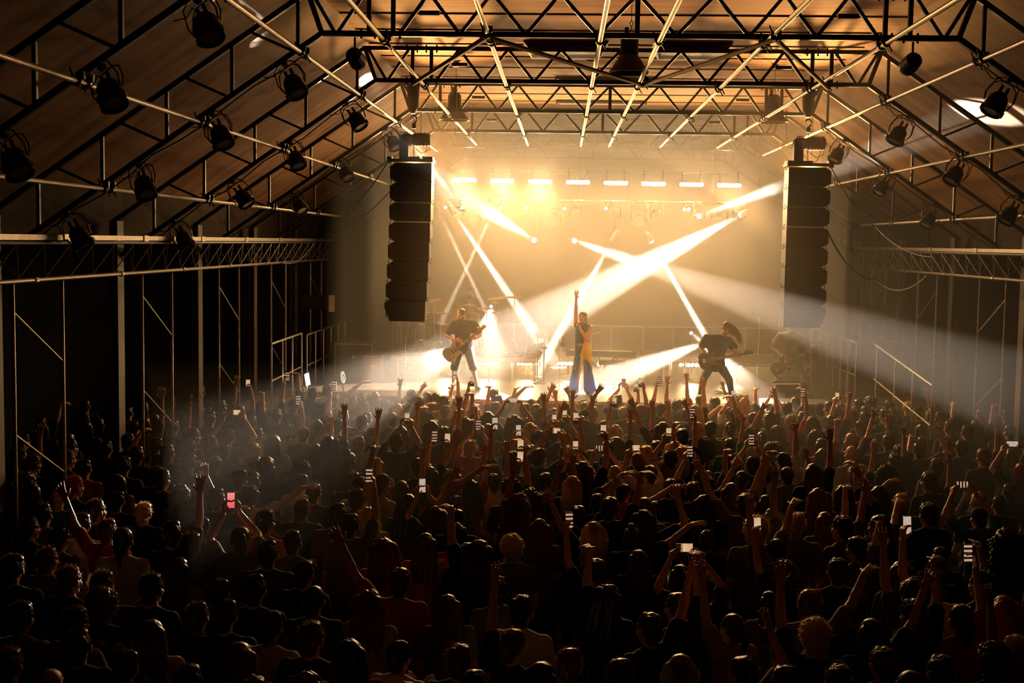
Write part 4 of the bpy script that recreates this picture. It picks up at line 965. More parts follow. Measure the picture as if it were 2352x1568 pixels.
# singer
sp=at(1337,903,24.2)
hb_=MB(); hb_.ell((0,-.014,.035),(.080,.097,.086)); hb_.ell((0,-.10,.05),(.035,.035,.035))
for s in (-1,1):
    for k in range(7): z=-.04-.036*k; hb_.ell((s*(.05+.004*k),-.07-.003*k,z),(.020-.0008*k,.020-.0008*k,.024))
br=fuse(hb_,'hair',.007,1)
singer=performer(dict(pel=(0,0,.90),che=(0,.01,1.20),nek=(0,.01,1.38),hea=(.0,.03,1.51),hR=rot(x=8,z=12),sing=1,
  shR=(.16,.01,1.36),elR=(.19,-.02,1.62),wrR=(.17,.0,1.86),hdR=((-.05,.05,1),(0,1,0),.1),
  shL=(-.165,.01,1.32),elL=(-.21,.20,1.08),wrL=(-.03,.20,1.30),hdL=((.35,.0,.6),(.6,-.4,.2),1.2),
  knR=(.12,.05,.48),anR=(.14,-.02,.085),knL=(-.13,.03,.48),anL=(-.16,-.02,.085)),
  V((sp.x,24.2,STG)),math.radians(150),'singer in blue trousers and black top, arm raised, yellow and blue flag over shoulder','skin','black','x','brown',False,'denim',sleeve='none',slim=.86,infl=-.004,hairme=br)
M['ukb']=mat('blue cloth',(.05,.16,.48),.8,var=.15,scale=8,trans=.25); M['uky']=mat('yellow cloth',(.85,.50,.03),.8,var=.08,scale=8,trans=.35)
for ch in list(singer.children):
    if ch.name.startswith('trousers'): bpy.data.objects.remove(ch)
w=MB(); w.ell((0,0,.88),(.145,.105,.10))
for s in (-1,1):
    w.cap((s*.085,0,.84),(s*.13,.02,.45),.085,.09); w.cap((s*.13,.02,.45),(s*.17,0,.12),.09,.125)
put('wide_trousers',fuse(w,'wide_trousers',.015,2),M['ukb'],singer)
put('belt',MB().lathe([(.135,.95),(.139,.95),(.139,1.0),(.135,1.0)],n=24),M['skin2'],singer)
def cloth(name,m,P,Wd,par,th=.004,wave=.02):
    """hanging cloth: list of (left point, right point) rows"""
    mb=MB(); n=10; fr=[];
    rows=[]
    for j,(a,b) in enumerate(P):
        a=V(a);b=V(b); rows.append([a.lerp(b,i/n)+V((0,wave*math.sin(i*1.7+j*.6)*(j/len(P)+.2),0)) for i in range(n+1)])
    vs=[p for r_ in rows for p in r_]; k=n+1; N=len(vs); vs+= [p+V((0,th,0)) for p in vs]
    fs=[]
    for j in range(len(rows)-1):
        for i in range(n):
            q=(j*k+i,j*k+i+1,(j+1)*k+i+1,(j+1)*k+i); fs.append(q); fs.append(tuple(N+c for c in reversed(q)))
    for j in range(len(rows)-1):
        for i in (0,n): q=(j*k+i,(j+1)*k+i); fs.append((q[0],q[1],N+q[1],N+q[0]))
    for j in (0,len(rows)-1):
        for i in range(n): q=(j*k+i,j*k+i+1); fs.append((q[0],q[1],N+q[1],N+q[0]))
    mb.add(vs,fs); return put(name,mb.mesh(name,True),m,par)
fl=thing('flag','yellow and blue flag draped over the singer shoulder','flag',(sp.x,24.2,STG)); 
def S_(px,py,Y=24.02): return at(px,py,Y)-V((sp.x,24.2,STG))
cloth('yellow_half',M['uky'],[(S_(1346,762),S_(1353,762)),(S_(1343,775),S_(1354,775)),(S_(1340,790),S_(1356,790)),(S_(1336,805),S_(1358,806)),(S_(1332,818),S_(1359,824)),(S_(1350,828),S_(1361,836)),(S_(1358,843),S_(1361,843))],0,fl)
cloth('blue_half',M['ukb'],[(S_(1348,746,24.05),S_(1351,744,24.05)),(S_(1347,755),S_(1353,755)),(S_(1346,763),S_(1353.5,763))],0,fl,wave=.006)
cloth('blue_tail',M['ukb'],[(S_(1322,752,23.98),S_(1326,752,23.98)),(S_(1321,785,23.98),S_(1326,785,23.98)),(S_(1320,812,23.98),S_(1327,812,23.98)),(S_(1321,834,23.98),S_(1324,834,23.98))],0,fl)
cloth('yellow_tail',M['uky'],[(S_(1334,818,24.0),S_(1338,818,24.0)),(S_(1331,845,24.0),S_(1336,845,24.0)),(S_(1327,872,24.0),S_(1331,872,24.0)),(S_(1324,892,24.0),S_(1326,892,24.0))],0,fl,wave=.01)
Ms=Matrix.Rotation(math.radians(150),3,'Z'); mq=V((sp.x,24.2,STG))+Ms@V((-.005,.225,1.36)); md=Ms@V((.02,-.10,.11))
mc=thing('microphone','handheld microphone at the mouth of the singer','microphone',mq)
put('handle',MB().cap(-md.normalized()*.12,md.normalized()*.03,.010,.014),M['black'],mc); put('mesh_head',MB().ell(md.normalized()*.055,(.024,.024,.024)),M['chrome'],mc)
# ---------------------------------------------------------------- the crowd
# one row per person: x, y, turn in degrees, height factor, arm pose, hair, hair colour, top colour, label
ROWS=[
(2.33,9.28,13,1.003,'phone_hi','tail','dark brown','red','person with dark-brown ponytail, phone in right hand, near the right aisle columns closest rows',1,'band-screened phone of person with dark-brown ponytail, near the right aisle columns closest rows'),
(0.44,9.98,17,0.977,'phone_l','curly','black','black','person with curly black hair, phone held sideways, below the headbanging guitarist closest rows',0,'stage-showing phone sideways of person with curly black hair, below the headbanging guitarist closest rows'),
(2.36,10,13,1.033,'phone_hl','short','dark brown','white','person with short dark-brown hair, phone in left hand, near the right aisle columns closest rows',2,'pale phone of person with short dark-brown hair, near the right aisle columns closest rows'),
(-0.38,10.68,34,0.954,'phone_hl','short','dark brown','black','person with short dark-brown hair, phone in left hand, below the singer near rows',1,'band-screened phone of person with short dark-brown hair, below the singer near rows'),
(1.27,10.72,37,0.948,'phone_hl','curly','brown','navy','person with curly brown hair, phone in left hand, below the right loudspeakers near rows',0,'stage-showing phone of person with curly brown hair, below the right loudspeakers near rows'),
(-3.59,10.94,27,1.042,'phone_p','tail','brown','brown','person with brown ponytail, phone in both hands, below the left girder end near rows',3,'red glowing phone of person with brown ponytail, below the left girder end near rows'),
(-2.73,11.75,3,1.016,'phone_hi','short','black','grey','person with short black hair, phone in right hand, left of the left loudspeakers near rows',1,'band-screened phone of person with short black hair, left of the left loudspeakers near rows'),
(-1.13,12.65,-37,1.033,'phone_hl','frizz','auburn','navy','person with frizzy auburn hair, phone in left hand, below the drum riser end near rows',0,'stage-showing phone of person with frizzy auburn hair, below the drum riser end near rows'),
(-1.99,12.67,30,0.958,'phone_p','long','dark brown','black','person with long dark-brown hair, phone in both hands, below the left loudspeakers near rows',2,'pale phone of person with long dark-brown hair, below the left loudspeakers near rows'),
(3.69,12.99,16,0.987,'phone_l','cap','black','teal','person with cap and teal top, phone held sideways, near the right aisle columns near rows',1,'band-screened phone sideways of person with cap, near the right aisle columns near rows'),
(-1.24,13.45,18,1.033,'phone_hi','curly','dark brown','olive','person with curly dark-brown hair, phone in right hand, below the drum riser end near rows',0,'stage-showing phone of person with curly dark-brown hair, below the drum riser end near rows'),
(-1.97,14.61,-13,0.972,'phone_hl','long','brown','black','person with long brown hair, phone in left hand, below the shorts-wearing guitarist middle rows',0,'stage-showing phone of person with long brown hair, below the shorts-wearing guitarist middle rows'),
(0.96,14.62,15,1.008,'phone_p','tail','brown','black','person with brown ponytail, phone in both hands, below the headbanging guitarist middle rows',1,'band-screened phone of person with brown ponytail, below the headbanging guitarist middle rows'),
(-0.43,14.65,-21,1.046,'phone_hi','wavy','dark brown','black','person with wavy dark-brown hair, phone in right hand, below the singer middle rows',0,'stage-showing phone of person with wavy dark-brown hair, below the singer middle rows'),
(-1.29,14.96,17,1.053,'phone_hl','curly','dark brown','grey','person with curly dark-brown hair, phone in left hand, below the drum riser end middle rows',2,'pale phone of person with curly dark-brown hair, below the drum riser end middle rows'),
(-2.17,15.01,-13,0.958,'phone_hl','wavy','brown','navy','person with wavy brown hair, phone in left hand, below the shorts-wearing guitarist middle rows',1,'band-screened phone of person with wavy brown hair, below the shorts-wearing guitarist middle rows'),
(0.41,15.25,35,0.964,'phone_l','short','brown','white','person with short brown hair, phone held sideways, below the keyboard end middle rows',0,'stage-showing phone sideways of person with short brown hair, below the keyboard end middle rows'),
(-0.44,15.26,12,0.967,'phone_p','tail','brown','black','person with brown ponytail, phone in both hands, below the singer middle rows',0,'stage-showing phone of person with brown ponytail, below the singer middle rows'),
(-0.02,15.36,34,0.947,'phone_l','bob','blond','white','person with blond bob, phone held sideways, just right of the singer middle rows',1,'band-screened phone sideways of person with blond bob, just right of the singer middle rows'),
(-0.98,15.59,-36,1.039,'phone_l','short','dark brown','black','person with short dark-brown hair, phone held sideways, just left of the singer middle rows',0,'stage-showing phone sideways of person with short dark-brown hair, just left of the singer middle rows'),
(5.07,15.6,2,1.009,'phone_l','long','red','black','person with long red hair, phone held sideways, at the far right middle rows',2,'pale phone sideways of person with long red hair, at the far right middle rows'),
(1.73,15.65,-5,1.007,'phone_p','short','dark brown','navy','person with short dark-brown hair, phone in both hands, left of the bass player middle rows',1,'band-screened phone of person with short dark-brown hair, left of the bass player middle rows'),
(0.71,15.8,0,1.024,'phone_p','short','black','grey','person with short black hair, phone in both hands, below the keyboard end middle rows',0,'stage-showing phone of person with short black hair, below the keyboard end middle rows'),
(-0.64,16.09,7,1.013,'phone_hi','short','brown','black','person with short brown hair, phone in right hand, just left of the singer middle rows',0,'stage-showing phone of person with short brown hair, just left of the singer middle rows'),
(0.81,16.28,-18,1.051,'phone_hi','wavy','blond','black','person with wavy blond hair, phone in right hand, below the keyboard end middle rows',1,'band-screened phone of person with wavy blond hair, below the keyboard end middle rows'),
(-2.9,16.35,-15,1.05,'phone_p','short','dark brown','black','person with short dark-brown hair, phone in both hands, below the left loudspeakers middle rows',0,'stage-showing phone of person with short dark-brown hair, below the left loudspeakers middle rows'),
(-1.09,16.47,32,0.976,'phone_p','short','black','white','person with short black hair, phone in both hands, below the drum riser end middle rows',2,'pale phone of person with short black hair, below the drum riser end middle rows'),
(-1.92,16.55,-13,0.997,'phone_p','short','blond','red','person with short blond hair, phone in both hands, below the shorts-wearing guitarist middle rows',1,'band-screened phone of person with short blond hair, below the shorts-wearing guitarist middle rows'),
(-5.23,16.56,-2,1.041,'phone_l','short','brown','olive','person with short brown hair, phone held sideways, below the left girder end middle rows',0,'stage-showing phone sideways of person with short brown hair, below the left girder end middle rows'),
(-1.01,17.52,-36,0.981,'phone_p','curly','black','navy','person with curly black hair, phone in both hands, just left of the singer front rows',0,'stage-showing phone of person with curly black hair, just left of the singer front rows'),
(-4.72,17.92,10,0.976,'phone_hi','short','dark brown','white','person with short dark-brown hair, phone in right hand, below the left handrail front rows',1,'band-screened phone of person with short dark-brown hair, below the left handrail front rows'),
(-0.71,17.98,-10,0.978,'phone_p','long','dark brown','black','person with long dark-brown hair, phone in both hands, just left of the singer front rows',0,'stage-showing phone of person with long dark-brown hair, just left of the singer front rows'),
(-1.41,18.77,6,1.023,'phone_l','wavy','brown','grey','person with wavy brown hair, phone held sideways, below the drum riser end front rows',2,'pale phone sideways of person with wavy brown hair, below the drum riser end front rows'),
(-4.05,18.77,2,1.038,'phone_hl','short','brown','black','person with short brown hair, phone in left hand, left of the left loudspeakers front rows',1,'band-screened phone of person with short brown hair, left of the left loudspeakers front rows'),
(0.13,18.79,-34,0.955,'phone_hl','wavy','blond','grey','person with wavy blond hair, phone in left hand, just right of the singer front rows',0,'stage-showing phone of person with wavy blond hair, just right of the singer front rows'),
(-2.06,19.33,-24,1.055,'phone_hl','long','blond','white','person with long blond hair, phone in left hand, below the shorts-wearing guitarist front rows',0,'stage-showing phone of person with long blond hair, below the shorts-wearing guitarist front rows'),
(2.89,19.43,-14,1.022,'phone_hi','short','grey','red','person with short grey hair, phone in right hand, below the right loudspeakers front rows',1,'band-screened phone of person with short grey hair, below the right loudspeakers front rows'),
(-5.89,19.73,22,0.98,'phone_hi','short','blond','black','person with short blond hair, phone in right hand, below the left girder end front rows',0,'stage-showing phone of person with short blond hair, below the left girder end front rows'),
(2.07,19.81,-4,1.045,'phone_p','short','black','beige','person with short black hair, phone in both hands, left of the bass player front rows',2,'pale phone of person with short black hair, left of the bass player front rows'),
(-5.07,19.98,-2,1.034,'phone_hl','short','black','black','person with short black hair, phone in left hand, below the left handrail front rows',1,'band-screened phone of person with short black hair, below the left handrail front rows'),
(4.02,20.19,28,1.025,'phone_p','wavy','auburn','navy','person with wavy auburn hair, phone in both hands, right of the right loudspeakers front rows',0,'stage-showing phone of person with wavy auburn hair, right of the right loudspeakers front rows'),
(0.62,20.47,36,1.011,'phone_hi','short','brown','black','person with short brown hair, phone in right hand, below the keyboard end front rows',0,'stage-showing phone of person with short brown hair, below the keyboard end front rows'),
(0.98,20.77,-32,1.009,'phone_hl','short','black','black','person with short black hair, phone in left hand, below the keyboard end front rows',1,'band-screened phone of person with short black hair, below the keyboard end front rows'),
(0.35,20.87,-19,0.956,'phone_hi','short','grey','black','person with short grey hair, phone in right hand, just right of the singer stage edge',0,'stage-showing phone of person with short grey hair, just right of the singer stage edge'),
(-2.7,21.09,3,1.013,'phone_hi','short','dark brown','beige','person with short dark-brown hair, phone in right hand, below the shorts-wearing guitarist stage edge',2,'pale phone of person with short dark-brown hair, below the shorts-wearing guitarist stage edge'),
(0.26,21.38,-20,1.039,'phone_p','short','dark brown','black','person with short dark-brown hair, phone in both hands, just right of the singer stage edge',1,'band-screened phone of person with short dark-brown hair, just right of the singer stage edge'),
(3.01,21.54,-2,0.966,'phone_p','short','auburn','black','person with short auburn hair, phone in both hands, left of the bass player stage edge',0,'stage-showing phone of person with short auburn hair, left of the bass player stage edge'),
(0.52,8,35,0.987,'bent_r','short','black','brown','person with short black hair, right arm bent overhead, left of the bass player closest rows',0,''),
(-1.02,8.39,-36,0.999,'up_l','short','auburn','navy','person with short auburn hair, left arm up, below the drum riser end closest rows',0,''),
(1.12,8.7,-6,1.008,'up_l','curly','blond','black','person with curly blond hair, left arm up, below the right loudspeakers closest rows',0,''),
(-0.04,8.81,34,1.007,'out_r','short','dark brown','black','person with short dark-brown hair, right arm angled out, below the keyboard end closest rows',0,''),
(2.58,8.82,40,0.952,'up_l','short','blond','red','person with short blond hair, left arm up, at the far right closest rows',0,''),
(1.55,8.83,12,1.007,'out_r','long','dark brown','black','person with long dark-brown hair, right arm angled out, below the right handrail closest rows',0,''),
(0.59,9.02,36,0.979,'up_l','tail','dark brown','beige','person with dark-brown ponytail and beige top, left arm up, below the headbanging guitarist closest rows',0,''),
(1.92,9.07,24,1.052,'flop_r','short','dark brown','black','person with short dark-brown hair, right hand bent over, below the right handrail closest rows',0,''),
(1.2,9.31,-18,1.044,'reach_r','short','auburn','grey','person with short auburn hair, right arm reaching forward, below the right loudspeakers closest rows',0,''),
(0.21,9.37,35,1.003,'flop_r','short','dark brown','black','person with short dark-brown hair, right hand bent over, below the keyboard end closest rows',0,''),
(-2.52,7.09,-2,1.049,'still','short','black','brown','person with short black hair and brown top, below the left girder end closest rows',0,''),
(2.09,9.65,24,1.039,'up_l','curly','dark brown','olive','person with curly dark-brown hair, left arm up, below the right handrail closest rows',0,''),
(-1.98,9.69,8,1.034,'out_l','short','dark brown','red','person with short dark-brown hair, left arm angled out, below the left loudspeakers closest rows',0,''),
(-2.94,7.23,13,1.053,'still','short','dark brown','grey','person with short dark-brown hair and grey top, left of the left handrail closest rows',0,''),
(-0.3,9.78,-35,0.969,'flop_l','wavy','black','navy','person with wavy black hair, left hand bent over, just right of the singer closest rows',0,''),
(-1.22,7.38,17,1.032,'still','short','dark brown','black','person with short dark-brown hair, below the shorts-wearing guitarist closest rows',0,''),
(-2.26,7.44,-18,1.002,'still','wavy','auburn','red','person with wavy auburn hair and red top, below the left handrail closest rows',0,''),
(-1.65,7.47,-19,0.961,'still','short','dark brown','white','person with short dark-brown hair and white top, below the left loudspeakers closest rows',0,''),
(-3.91,7.52,-12,0.968,'still','bald','black','black','person with shaved head, at the far left closest rows',0,''),
(2.77,10.16,26,1.021,'reach_r','short','black','black','person with short black hair, right arm reaching forward, near the right aisle columns near rows',0,''),
(-0.81,7.55,-21,1.038,'still','long','dark brown','white','person with long dark-brown hair and white top, below the drum riser end closest rows',0,''),
(0.71,7.59,-11,1.038,'still','short','dark brown','red','person with short dark-brown hair and red top, below the right loudspeakers closest rows',0,''),
(-0.31,7.7,-1,1.025,'folded','short','dark brown','black','person with short dark-brown hair, just right of the singer closest rows',0,''),
(-2.76,7.73,11,1.045,'still','long','brown','black','person with long brown hair, below the left girder end closest rows',0,''),
(1.53,7.75,21,1.004,'folded','buzz','brown','teal','person with cropped brown hair and teal top, below the right handrail closest rows',0,''),
(-4.3,7.8,-8,0.983,'still','short','auburn','black','person with short auburn hair, at the far left closest rows',0,''),
(1.09,7.81,-15,1.004,'folded','short','brown','black','person with short brown hair, right of the right loudspeakers closest rows',0,''),
(-3.54,7.83,-6,0.98,'still','short','dark brown','black','middle of three person with short dark-brown hair, near the nearest left column closest rows',0,''),
(-2.06,7.83,12,1.049,'still','long','dark brown','red','person with long dark-brown hair and red top, below the left handrail closest rows',0,''),
(0.09,7.89,-6,1.015,'folded','long','grey','black','person with long grey hair, below the keyboard end closest rows',0,''),
(-1.41,10.72,-11,1.033,'flop_l','wavy','black','black','person with wavy black hair, left hand bent over, below the shorts-wearing guitarist near rows',0,''),
(-0.63,7.99,-13,1.003,'still','short','auburn','grey','person with short auburn hair and grey top, below the singer closest rows',0,''),
(-3.93,8.04,11,1.016,'still','short','dark brown','black','leftmost of three person with short dark-brown hair, near the nearest left column closest rows',0,''),
(1.82,8.08,0,0.999,'folded','short','dark brown','black','person with short dark-brown hair, near the right aisle columns closest rows',0,''),
(-1.37,8.12,-6,0.982,'still','short','auburn','black','person with short auburn hair, below the shorts-wearing guitarist closest rows',0,''),
(-4.27,11.13,11,1.033,'up_r','short','black','black','person with short black hair, right arm up, left of the left handrail near rows',0,''),
(2.22,8.26,-3,1.012,'folded','curly','dark brown','black','person with curly dark-brown hair, near the right aisle columns closest rows',0,''),
(-2.4,8.27,-12,1.03,'still','short','brown','black','person with short brown hair, below the left handrail closest rows',0,''),
(-1.8,8.28,-22,0.96,'folded','short','black','white','person with short black hair and white top, below the left loudspeakers closest rows',0,''),
(1.28,11.23,8,1,'up_l','short','black','brown','person with short black hair, left arm up, left of the bass player near rows',0,''),
(-4.94,11.28,-2,1.014,'out_l','short','auburn','red','person with short auburn hair, left arm angled out, near the nearest left column near rows',0,''),
(-3.55,8.37,6,1.004,'still','long','brown','white','person with long brown hair and white top, left of the left handrail closest rows',0,''),
(1.52,8.39,14,0.967,'still','short','brown','brown','person with short brown hair and brown top, below the right handrail closest rows',0,''),
(-4.12,8.44,-23,1.035,'folded','short','dark brown','brown','person with short dark-brown hair and brown top, near the nearest left column closest rows',0,''),
(-4.55,8.54,-7,1.032,'still','short','black','grey','person with short black hair and grey top, at the far left closest rows',0,''),
(-2.75,8.54,-14,1.021,'still','short','dark brown','white','person with short dark-brown hair and white top, below the left girder end closest rows',0,''),
(2.09,11.56,39,0.98,'long_r','short','dark brown','grey','person with short dark-brown hair, right arm stretched sideways, right of the right loudspeakers near rows',0,''),
(1.16,11.67,-6,1.051,'reach_r','curly','blond','grey','person with curly blond hair, right arm reaching forward, left of the bass player near rows',0,''),
(-3.13,8.76,1,1.024,'still','short','black','black','person with short black hair, below the left girder end closest rows',0,''),
(0,11.89,-9,0.96,'long_r','bun','brown','black','person with brown bun, right arm stretched sideways, just right of the singer near rows',0,''),
(-4.09,8.88,7,1.024,'still','curly','brown','black','person with curly brown hair, near the nearest left column closest rows',0,''),
(2.05,12,39,1.038,'out_r','short','black','brown','person with short black hair, right arm angled out, right of the right loudspeakers near rows',0,''),
(1.62,12.07,-17,1.037,'up_l','short','blond','grey','person with short blond hair, left arm up, below the right loudspeakers near rows',0,''),
(-0.98,8.99,-16,1.037,'still','short','black','white','person with short black hair and white top, below the drum riser end closest rows',0,''),
(-0.36,12.18,2,0.949,'out_l','wavy','blond','black','person with wavy blond hair, left arm angled out, below the singer near rows',0,''),
(2.45,12.2,39,1.023,'long_r','long','black','grey','person with long black hair, right arm stretched sideways, below the right handrail near rows',0,''),
(-3.43,9.08,-11,0.954,'still','short','brown','black','person with short brown hair, left of the left handrail closest rows',0,''),
(0.14,12.31,-8,1.009,'bent_r','wavy','dark brown','navy','person with wavy dark-brown hair, right arm bent overhead, just right of the singer near rows',0,''),
(-3.84,9.24,-15,1.053,'still','short','dark brown','black','rightmost of three person with short dark-brown hair, near the nearest left column closest rows',0,''),
(-2.15,9.28,-16,0.999,'still','wavy','auburn','beige','person with wavy auburn hair and beige top, left of the left loudspeakers closest rows',0,''),
(-2.59,9.3,3,1.006,'still','tail','dark brown','olive','person with dark-brown ponytail and olive top, below the left handrail closest rows',0,''),
(-0.2,12.59,-9,1.045,'flop_r','short','dark brown','black','person with short dark-brown hair, right hand bent over, just right of the singer near rows',0,''),
(-3.06,9.33,-4,1.044,'still','short','black','navy','person with short black hair and navy top, below the left girder end closest rows',0,''),
(-4.27,9.36,4,1.039,'still','short','brown','brown','person with short brown hair and brown top, near the nearest left column closest rows',0,''),
(2.05,12.81,13,0.96,'flop_r','long','auburn','olive','person with long auburn hair, right hand bent over, right of the right loudspeakers near rows',0,''),
(-1.57,9.51,5,0.948,'still','long','brown','grey','person with long brown hair and grey top, below the left loudspeakers closest rows',0,''),
(1.23,12.86,-18,1.053,'out_l','short','brown','grey','person with short brown hair, left arm angled out, left of the bass player near rows',0,''),
(-0.5,12.91,19,0.947,'out_r','short','black','black','person with short black hair, right arm angled out, below the singer near rows',0,''),
(2.75,9.57,22,1,'still','wavy','red','red','person with wavy red hair and red top, at the far right closest rows',0,''),
(-2.32,12.95,4,0.994,'out_r','long','black','olive','person with long black hair, right arm angled out, below the left loudspeakers near rows',0,''),
(-4.63,9.61,-21,1.017,'still','short','auburn','black','person with short auburn hair, near the nearest left column closest rows',0,''),
(-1.03,13.07,32,1.017,'out_r','frizz','brown','black','person with frizzy brown hair, right arm angled out, below the drum riser end near rows',0,''),
(1.64,9.68,-14,0.968,'still','short','black','navy','person with short black hair and navy top, right of the right loudspeakers closest rows',0,''),
(-5.14,9.71,2,1.049,'still','short','dark brown','black','person with short dark-brown hair, at the far left closest rows',0,''),
(-4.11,13.33,-17,0.96,'long_r','curly','dark brown','white','person with curly dark-brown hair, right arm stretched sideways, below the left girder end near rows',0,''),
(-4.91,13.42,24,0.946,'bent_r','curly','brown','brown','person with curly brown hair, right arm bent overhead, left of the left handrail near rows',0,''),
(-1.2,9.94,16,0.964,'still','short','black','grey','person with short black hair and grey top, below the drum riser end closest rows',0,''),
(-2.69,13.51,-40,1.051,'flop_l','short','brown','beige','person with short brown hair, left hand bent over, left of the left loudspeakers middle rows',0,''),
(1.18,13.53,-32,1.043,'point_r','bob','brown','grey','person with brown bob and grey top, raised pointing finger, below the headbanging guitarist middle rows',0,''),
(-2.84,10.12,-12,0.993,'still','short','dark brown','black','person with short dark-brown hair, below the left handrail near rows',0,''),
(3.11,13.83,-2,0.964,'out_l','short','blond','teal','person with short blond hair, left arm angled out, below the right handrail middle rows',0,''),
(-3.96,10.3,-11,0.968,'still','long','dark brown','grey','person with long dark-brown hair and grey top, left of the left handrail near rows',0,''),
(-2.51,13.91,3,0.965,'both_up','bob','dark brown','olive','person with dark-brown bob and olive top, both arms up, below the left loudspeakers middle rows',0,''),
(-5.11,10.33,-17,0.996,'still','short','auburn','grey','person with short auburn hair and grey top, at the far left near rows',0,''),
(0.81,14.02,-7,0.986,'out_r','short','brown','black','person with short brown hair, right arm angled out, below the headbanging guitarist middle rows',0,''),
(0.02,14.11,-34,0.952,'long_r','short','dark brown','red','person with short dark-brown hair, right arm stretched sideways, just right of the singer middle rows',0,''),
(2.54,14.16,-3,0.978,'long_r','long','black','red','person with long black hair, right arm stretched sideways, right of the right loudspeakers middle rows',0,''),
(-0.56,14.19,-10,0.994,'long_r','long','blond','black','person with long blond hair, right arm stretched sideways, below the singer middle rows',0,''),
(-1.75,14.22,31,0.956,'up_r','long','black','red','person with long black hair, right arm up, below the shorts-wearing guitarist middle rows',0,''),
(-3.24,10.54,-1,1.025,'still','short','black','navy','person with short black hair and navy top, below the left girder end near rows',0,''),
(-2.22,14.25,-25,1.028,'long_r','wavy','dark brown','red','person with wavy dark-brown hair, right arm stretched sideways, below the left loudspeakers middle rows',0,''),
(2.97,14.25,-14,0.967,'flop_l','long','dark brown','black','person with long dark-brown hair, left hand bent over, below the right handrail middle rows',0,''),
(1.69,10.58,7,1.002,'still','short','dark brown','black','person with short dark-brown hair, right of the right loudspeakers near rows',0,''),
(2.24,10.63,14,0.989,'still','wavy','dark brown','olive','person with wavy dark-brown hair and olive top, below the right handrail near rows',0,''),
(-2.24,10.64,11,1.042,'still','wavy','auburn','red','person with wavy auburn hair and red top, left of the left loudspeakers near rows',0,''),
(-0.88,14.49,-18,0.975,'bent_r','short','black','black','person with short black hair, right arm bent overhead, just left of the singer middle rows',0,''),
(-4.6,10.76,-1,1.045,'still','tail','dark brown','white','person with dark-brown ponytail and white top, near the nearest left column near rows',0,''),
(-4,10.78,-7,1.024,'still','short','auburn','black','person with short auburn hair, left of the left handrail near rows',0,''),
(-1.5,14.57,31,0.952,'up_r','short','black','white','person with short black hair, right arm up, below the drum riser end middle rows',0,''),
(-2.41,14.65,15,1.045,'out_r','tail','dark brown','black','person with dark-brown ponytail, right arm angled out, below the left loudspeakers middle rows',0,''),
(1.48,14.83,-17,0.985,'flop_r','tail','dark brown','beige','person with dark-brown ponytail, right hand bent over, left of the bass player middle rows',0,''),
(2.33,14.85,13,1.046,'up_r','long','brown','black','person with long brown hair, right arm up, below the right loudspeakers middle rows',0,''),
(1.09,15.04,11,0.959,'flop_r','long','brown','olive','person with long brown hair, right hand bent over, below the headbanging guitarist middle rows',0,''),
(-1.55,11.14,-8,0.952,'folded','short','black','black','right person with short black hair, below the shorts-wearing guitarist near rows',0,''),
(-5.37,11.21,-19,0.975,'folded','short','black','grey','person with short black hair and grey top, at the far left near rows',0,''),
(-3.19,11.29,-8,0.975,'still','short','dark brown','brown','person with short dark-brown hair and brown top, below the left handrail near rows',0,''),
(-1.14,11.3,6,0.968,'still','curly','blond','grey','person with curly blond hair and grey top, below the drum riser end near rows',0,''),
(-1.95,11.32,9,0.978,'still','long','brown','beige','person with long brown hair and beige top, below the left loudspeakers near rows',0,''),
(3.41,11.41,5,1.052,'still','frizz','dark brown','teal','person with frizzy dark-brown hair and teal top, at the far right near rows',0,''),
(2.14,15.49,13,0.947,'bent_r','short','dark brown','grey','person with short dark-brown hair, right arm bent overhead, left of the bass player middle rows',0,''),
(-3.52,11.57,-22,1.052,'still','short','dark brown','red','person with short dark-brown hair and red top, below the left girder end near rows',0,''),
(-4.15,11.59,-25,0.997,'still','short','black','black','person with short black hair, left of the left handrail near rows',0,''),
(3.01,15.67,-28,0.946,'fist_r','tail','auburn','black','person with auburn ponytail, raised right fist, right of the right loudspeakers middle rows',0,''),
(0.29,15.68,9,1.011,'long_r','short','auburn','grey','person with short auburn hair, right arm stretched sideways, just right of the singer middle rows',0,''),
(-5.33,11.65,-1,0.995,'still','short','dark brown','white','person with short dark-brown hair and white top, near the nearest left column near rows',0,''),
(-5.85,11.66,-30,0.965,'still','short','black','black','person with short black hair, at the far left near rows',0,''),
(-1.69,11.68,5,0.968,'still','curly','black','red','person with curly black hair and red top, below the shorts-wearing guitarist near rows',0,''),
(-0.12,15.83,20,0.977,'out_l','short','black','black','person with short black hair, left arm angled out, just right of the singer middle rows',0,''),
(-6.67,15.9,-5,0.994,'reach_r','short','black','black','person with short black hair, right arm reaching forward, near the nearest left column middle rows',0,''),
(2.17,15.95,24,1.013,'fist_r','tail','black','white','person with black ponytail and white top, raised right fist, below the right loudspeakers middle rows',0,''),
(-0.9,11.88,5,0.998,'folded','long','auburn','grey','person with long auburn hair and grey top, just left of the singer near rows',0,''),
(-3.78,16.23,27,1.038,'up_r','wavy','black','black','person with wavy black hair, right arm up, below the left handrail middle rows',0,''),
(4.83,16.28,18,1.046,'up_r','short','auburn','black','person with short auburn hair, right arm up, near the right aisle columns middle rows',0,''),
(-5.36,12.09,-30,1.02,'still','short','brown','black','person with short brown hair, near the nearest left column near rows',0,''),
(-5.9,12.12,-4,0.983,'folded','short','dark brown','grey','person with short dark-brown hair and grey top, at the far left near rows',0,''),
(-2.92,12.14,0,1.026,'still','short','dark brown','grey','person with short dark-brown hair and grey top, below the left handrail near rows',0,''),
(3.74,16.48,28,0.97,'fist_r','short','dark brown','black','person with short dark-brown hair, raised right fist, below the right handrail middle rows',0,''),
(-1.75,12.25,3,0.991,'folded','short','black','black','left person with short black hair, below the shorts-wearing guitarist near rows',0,''),
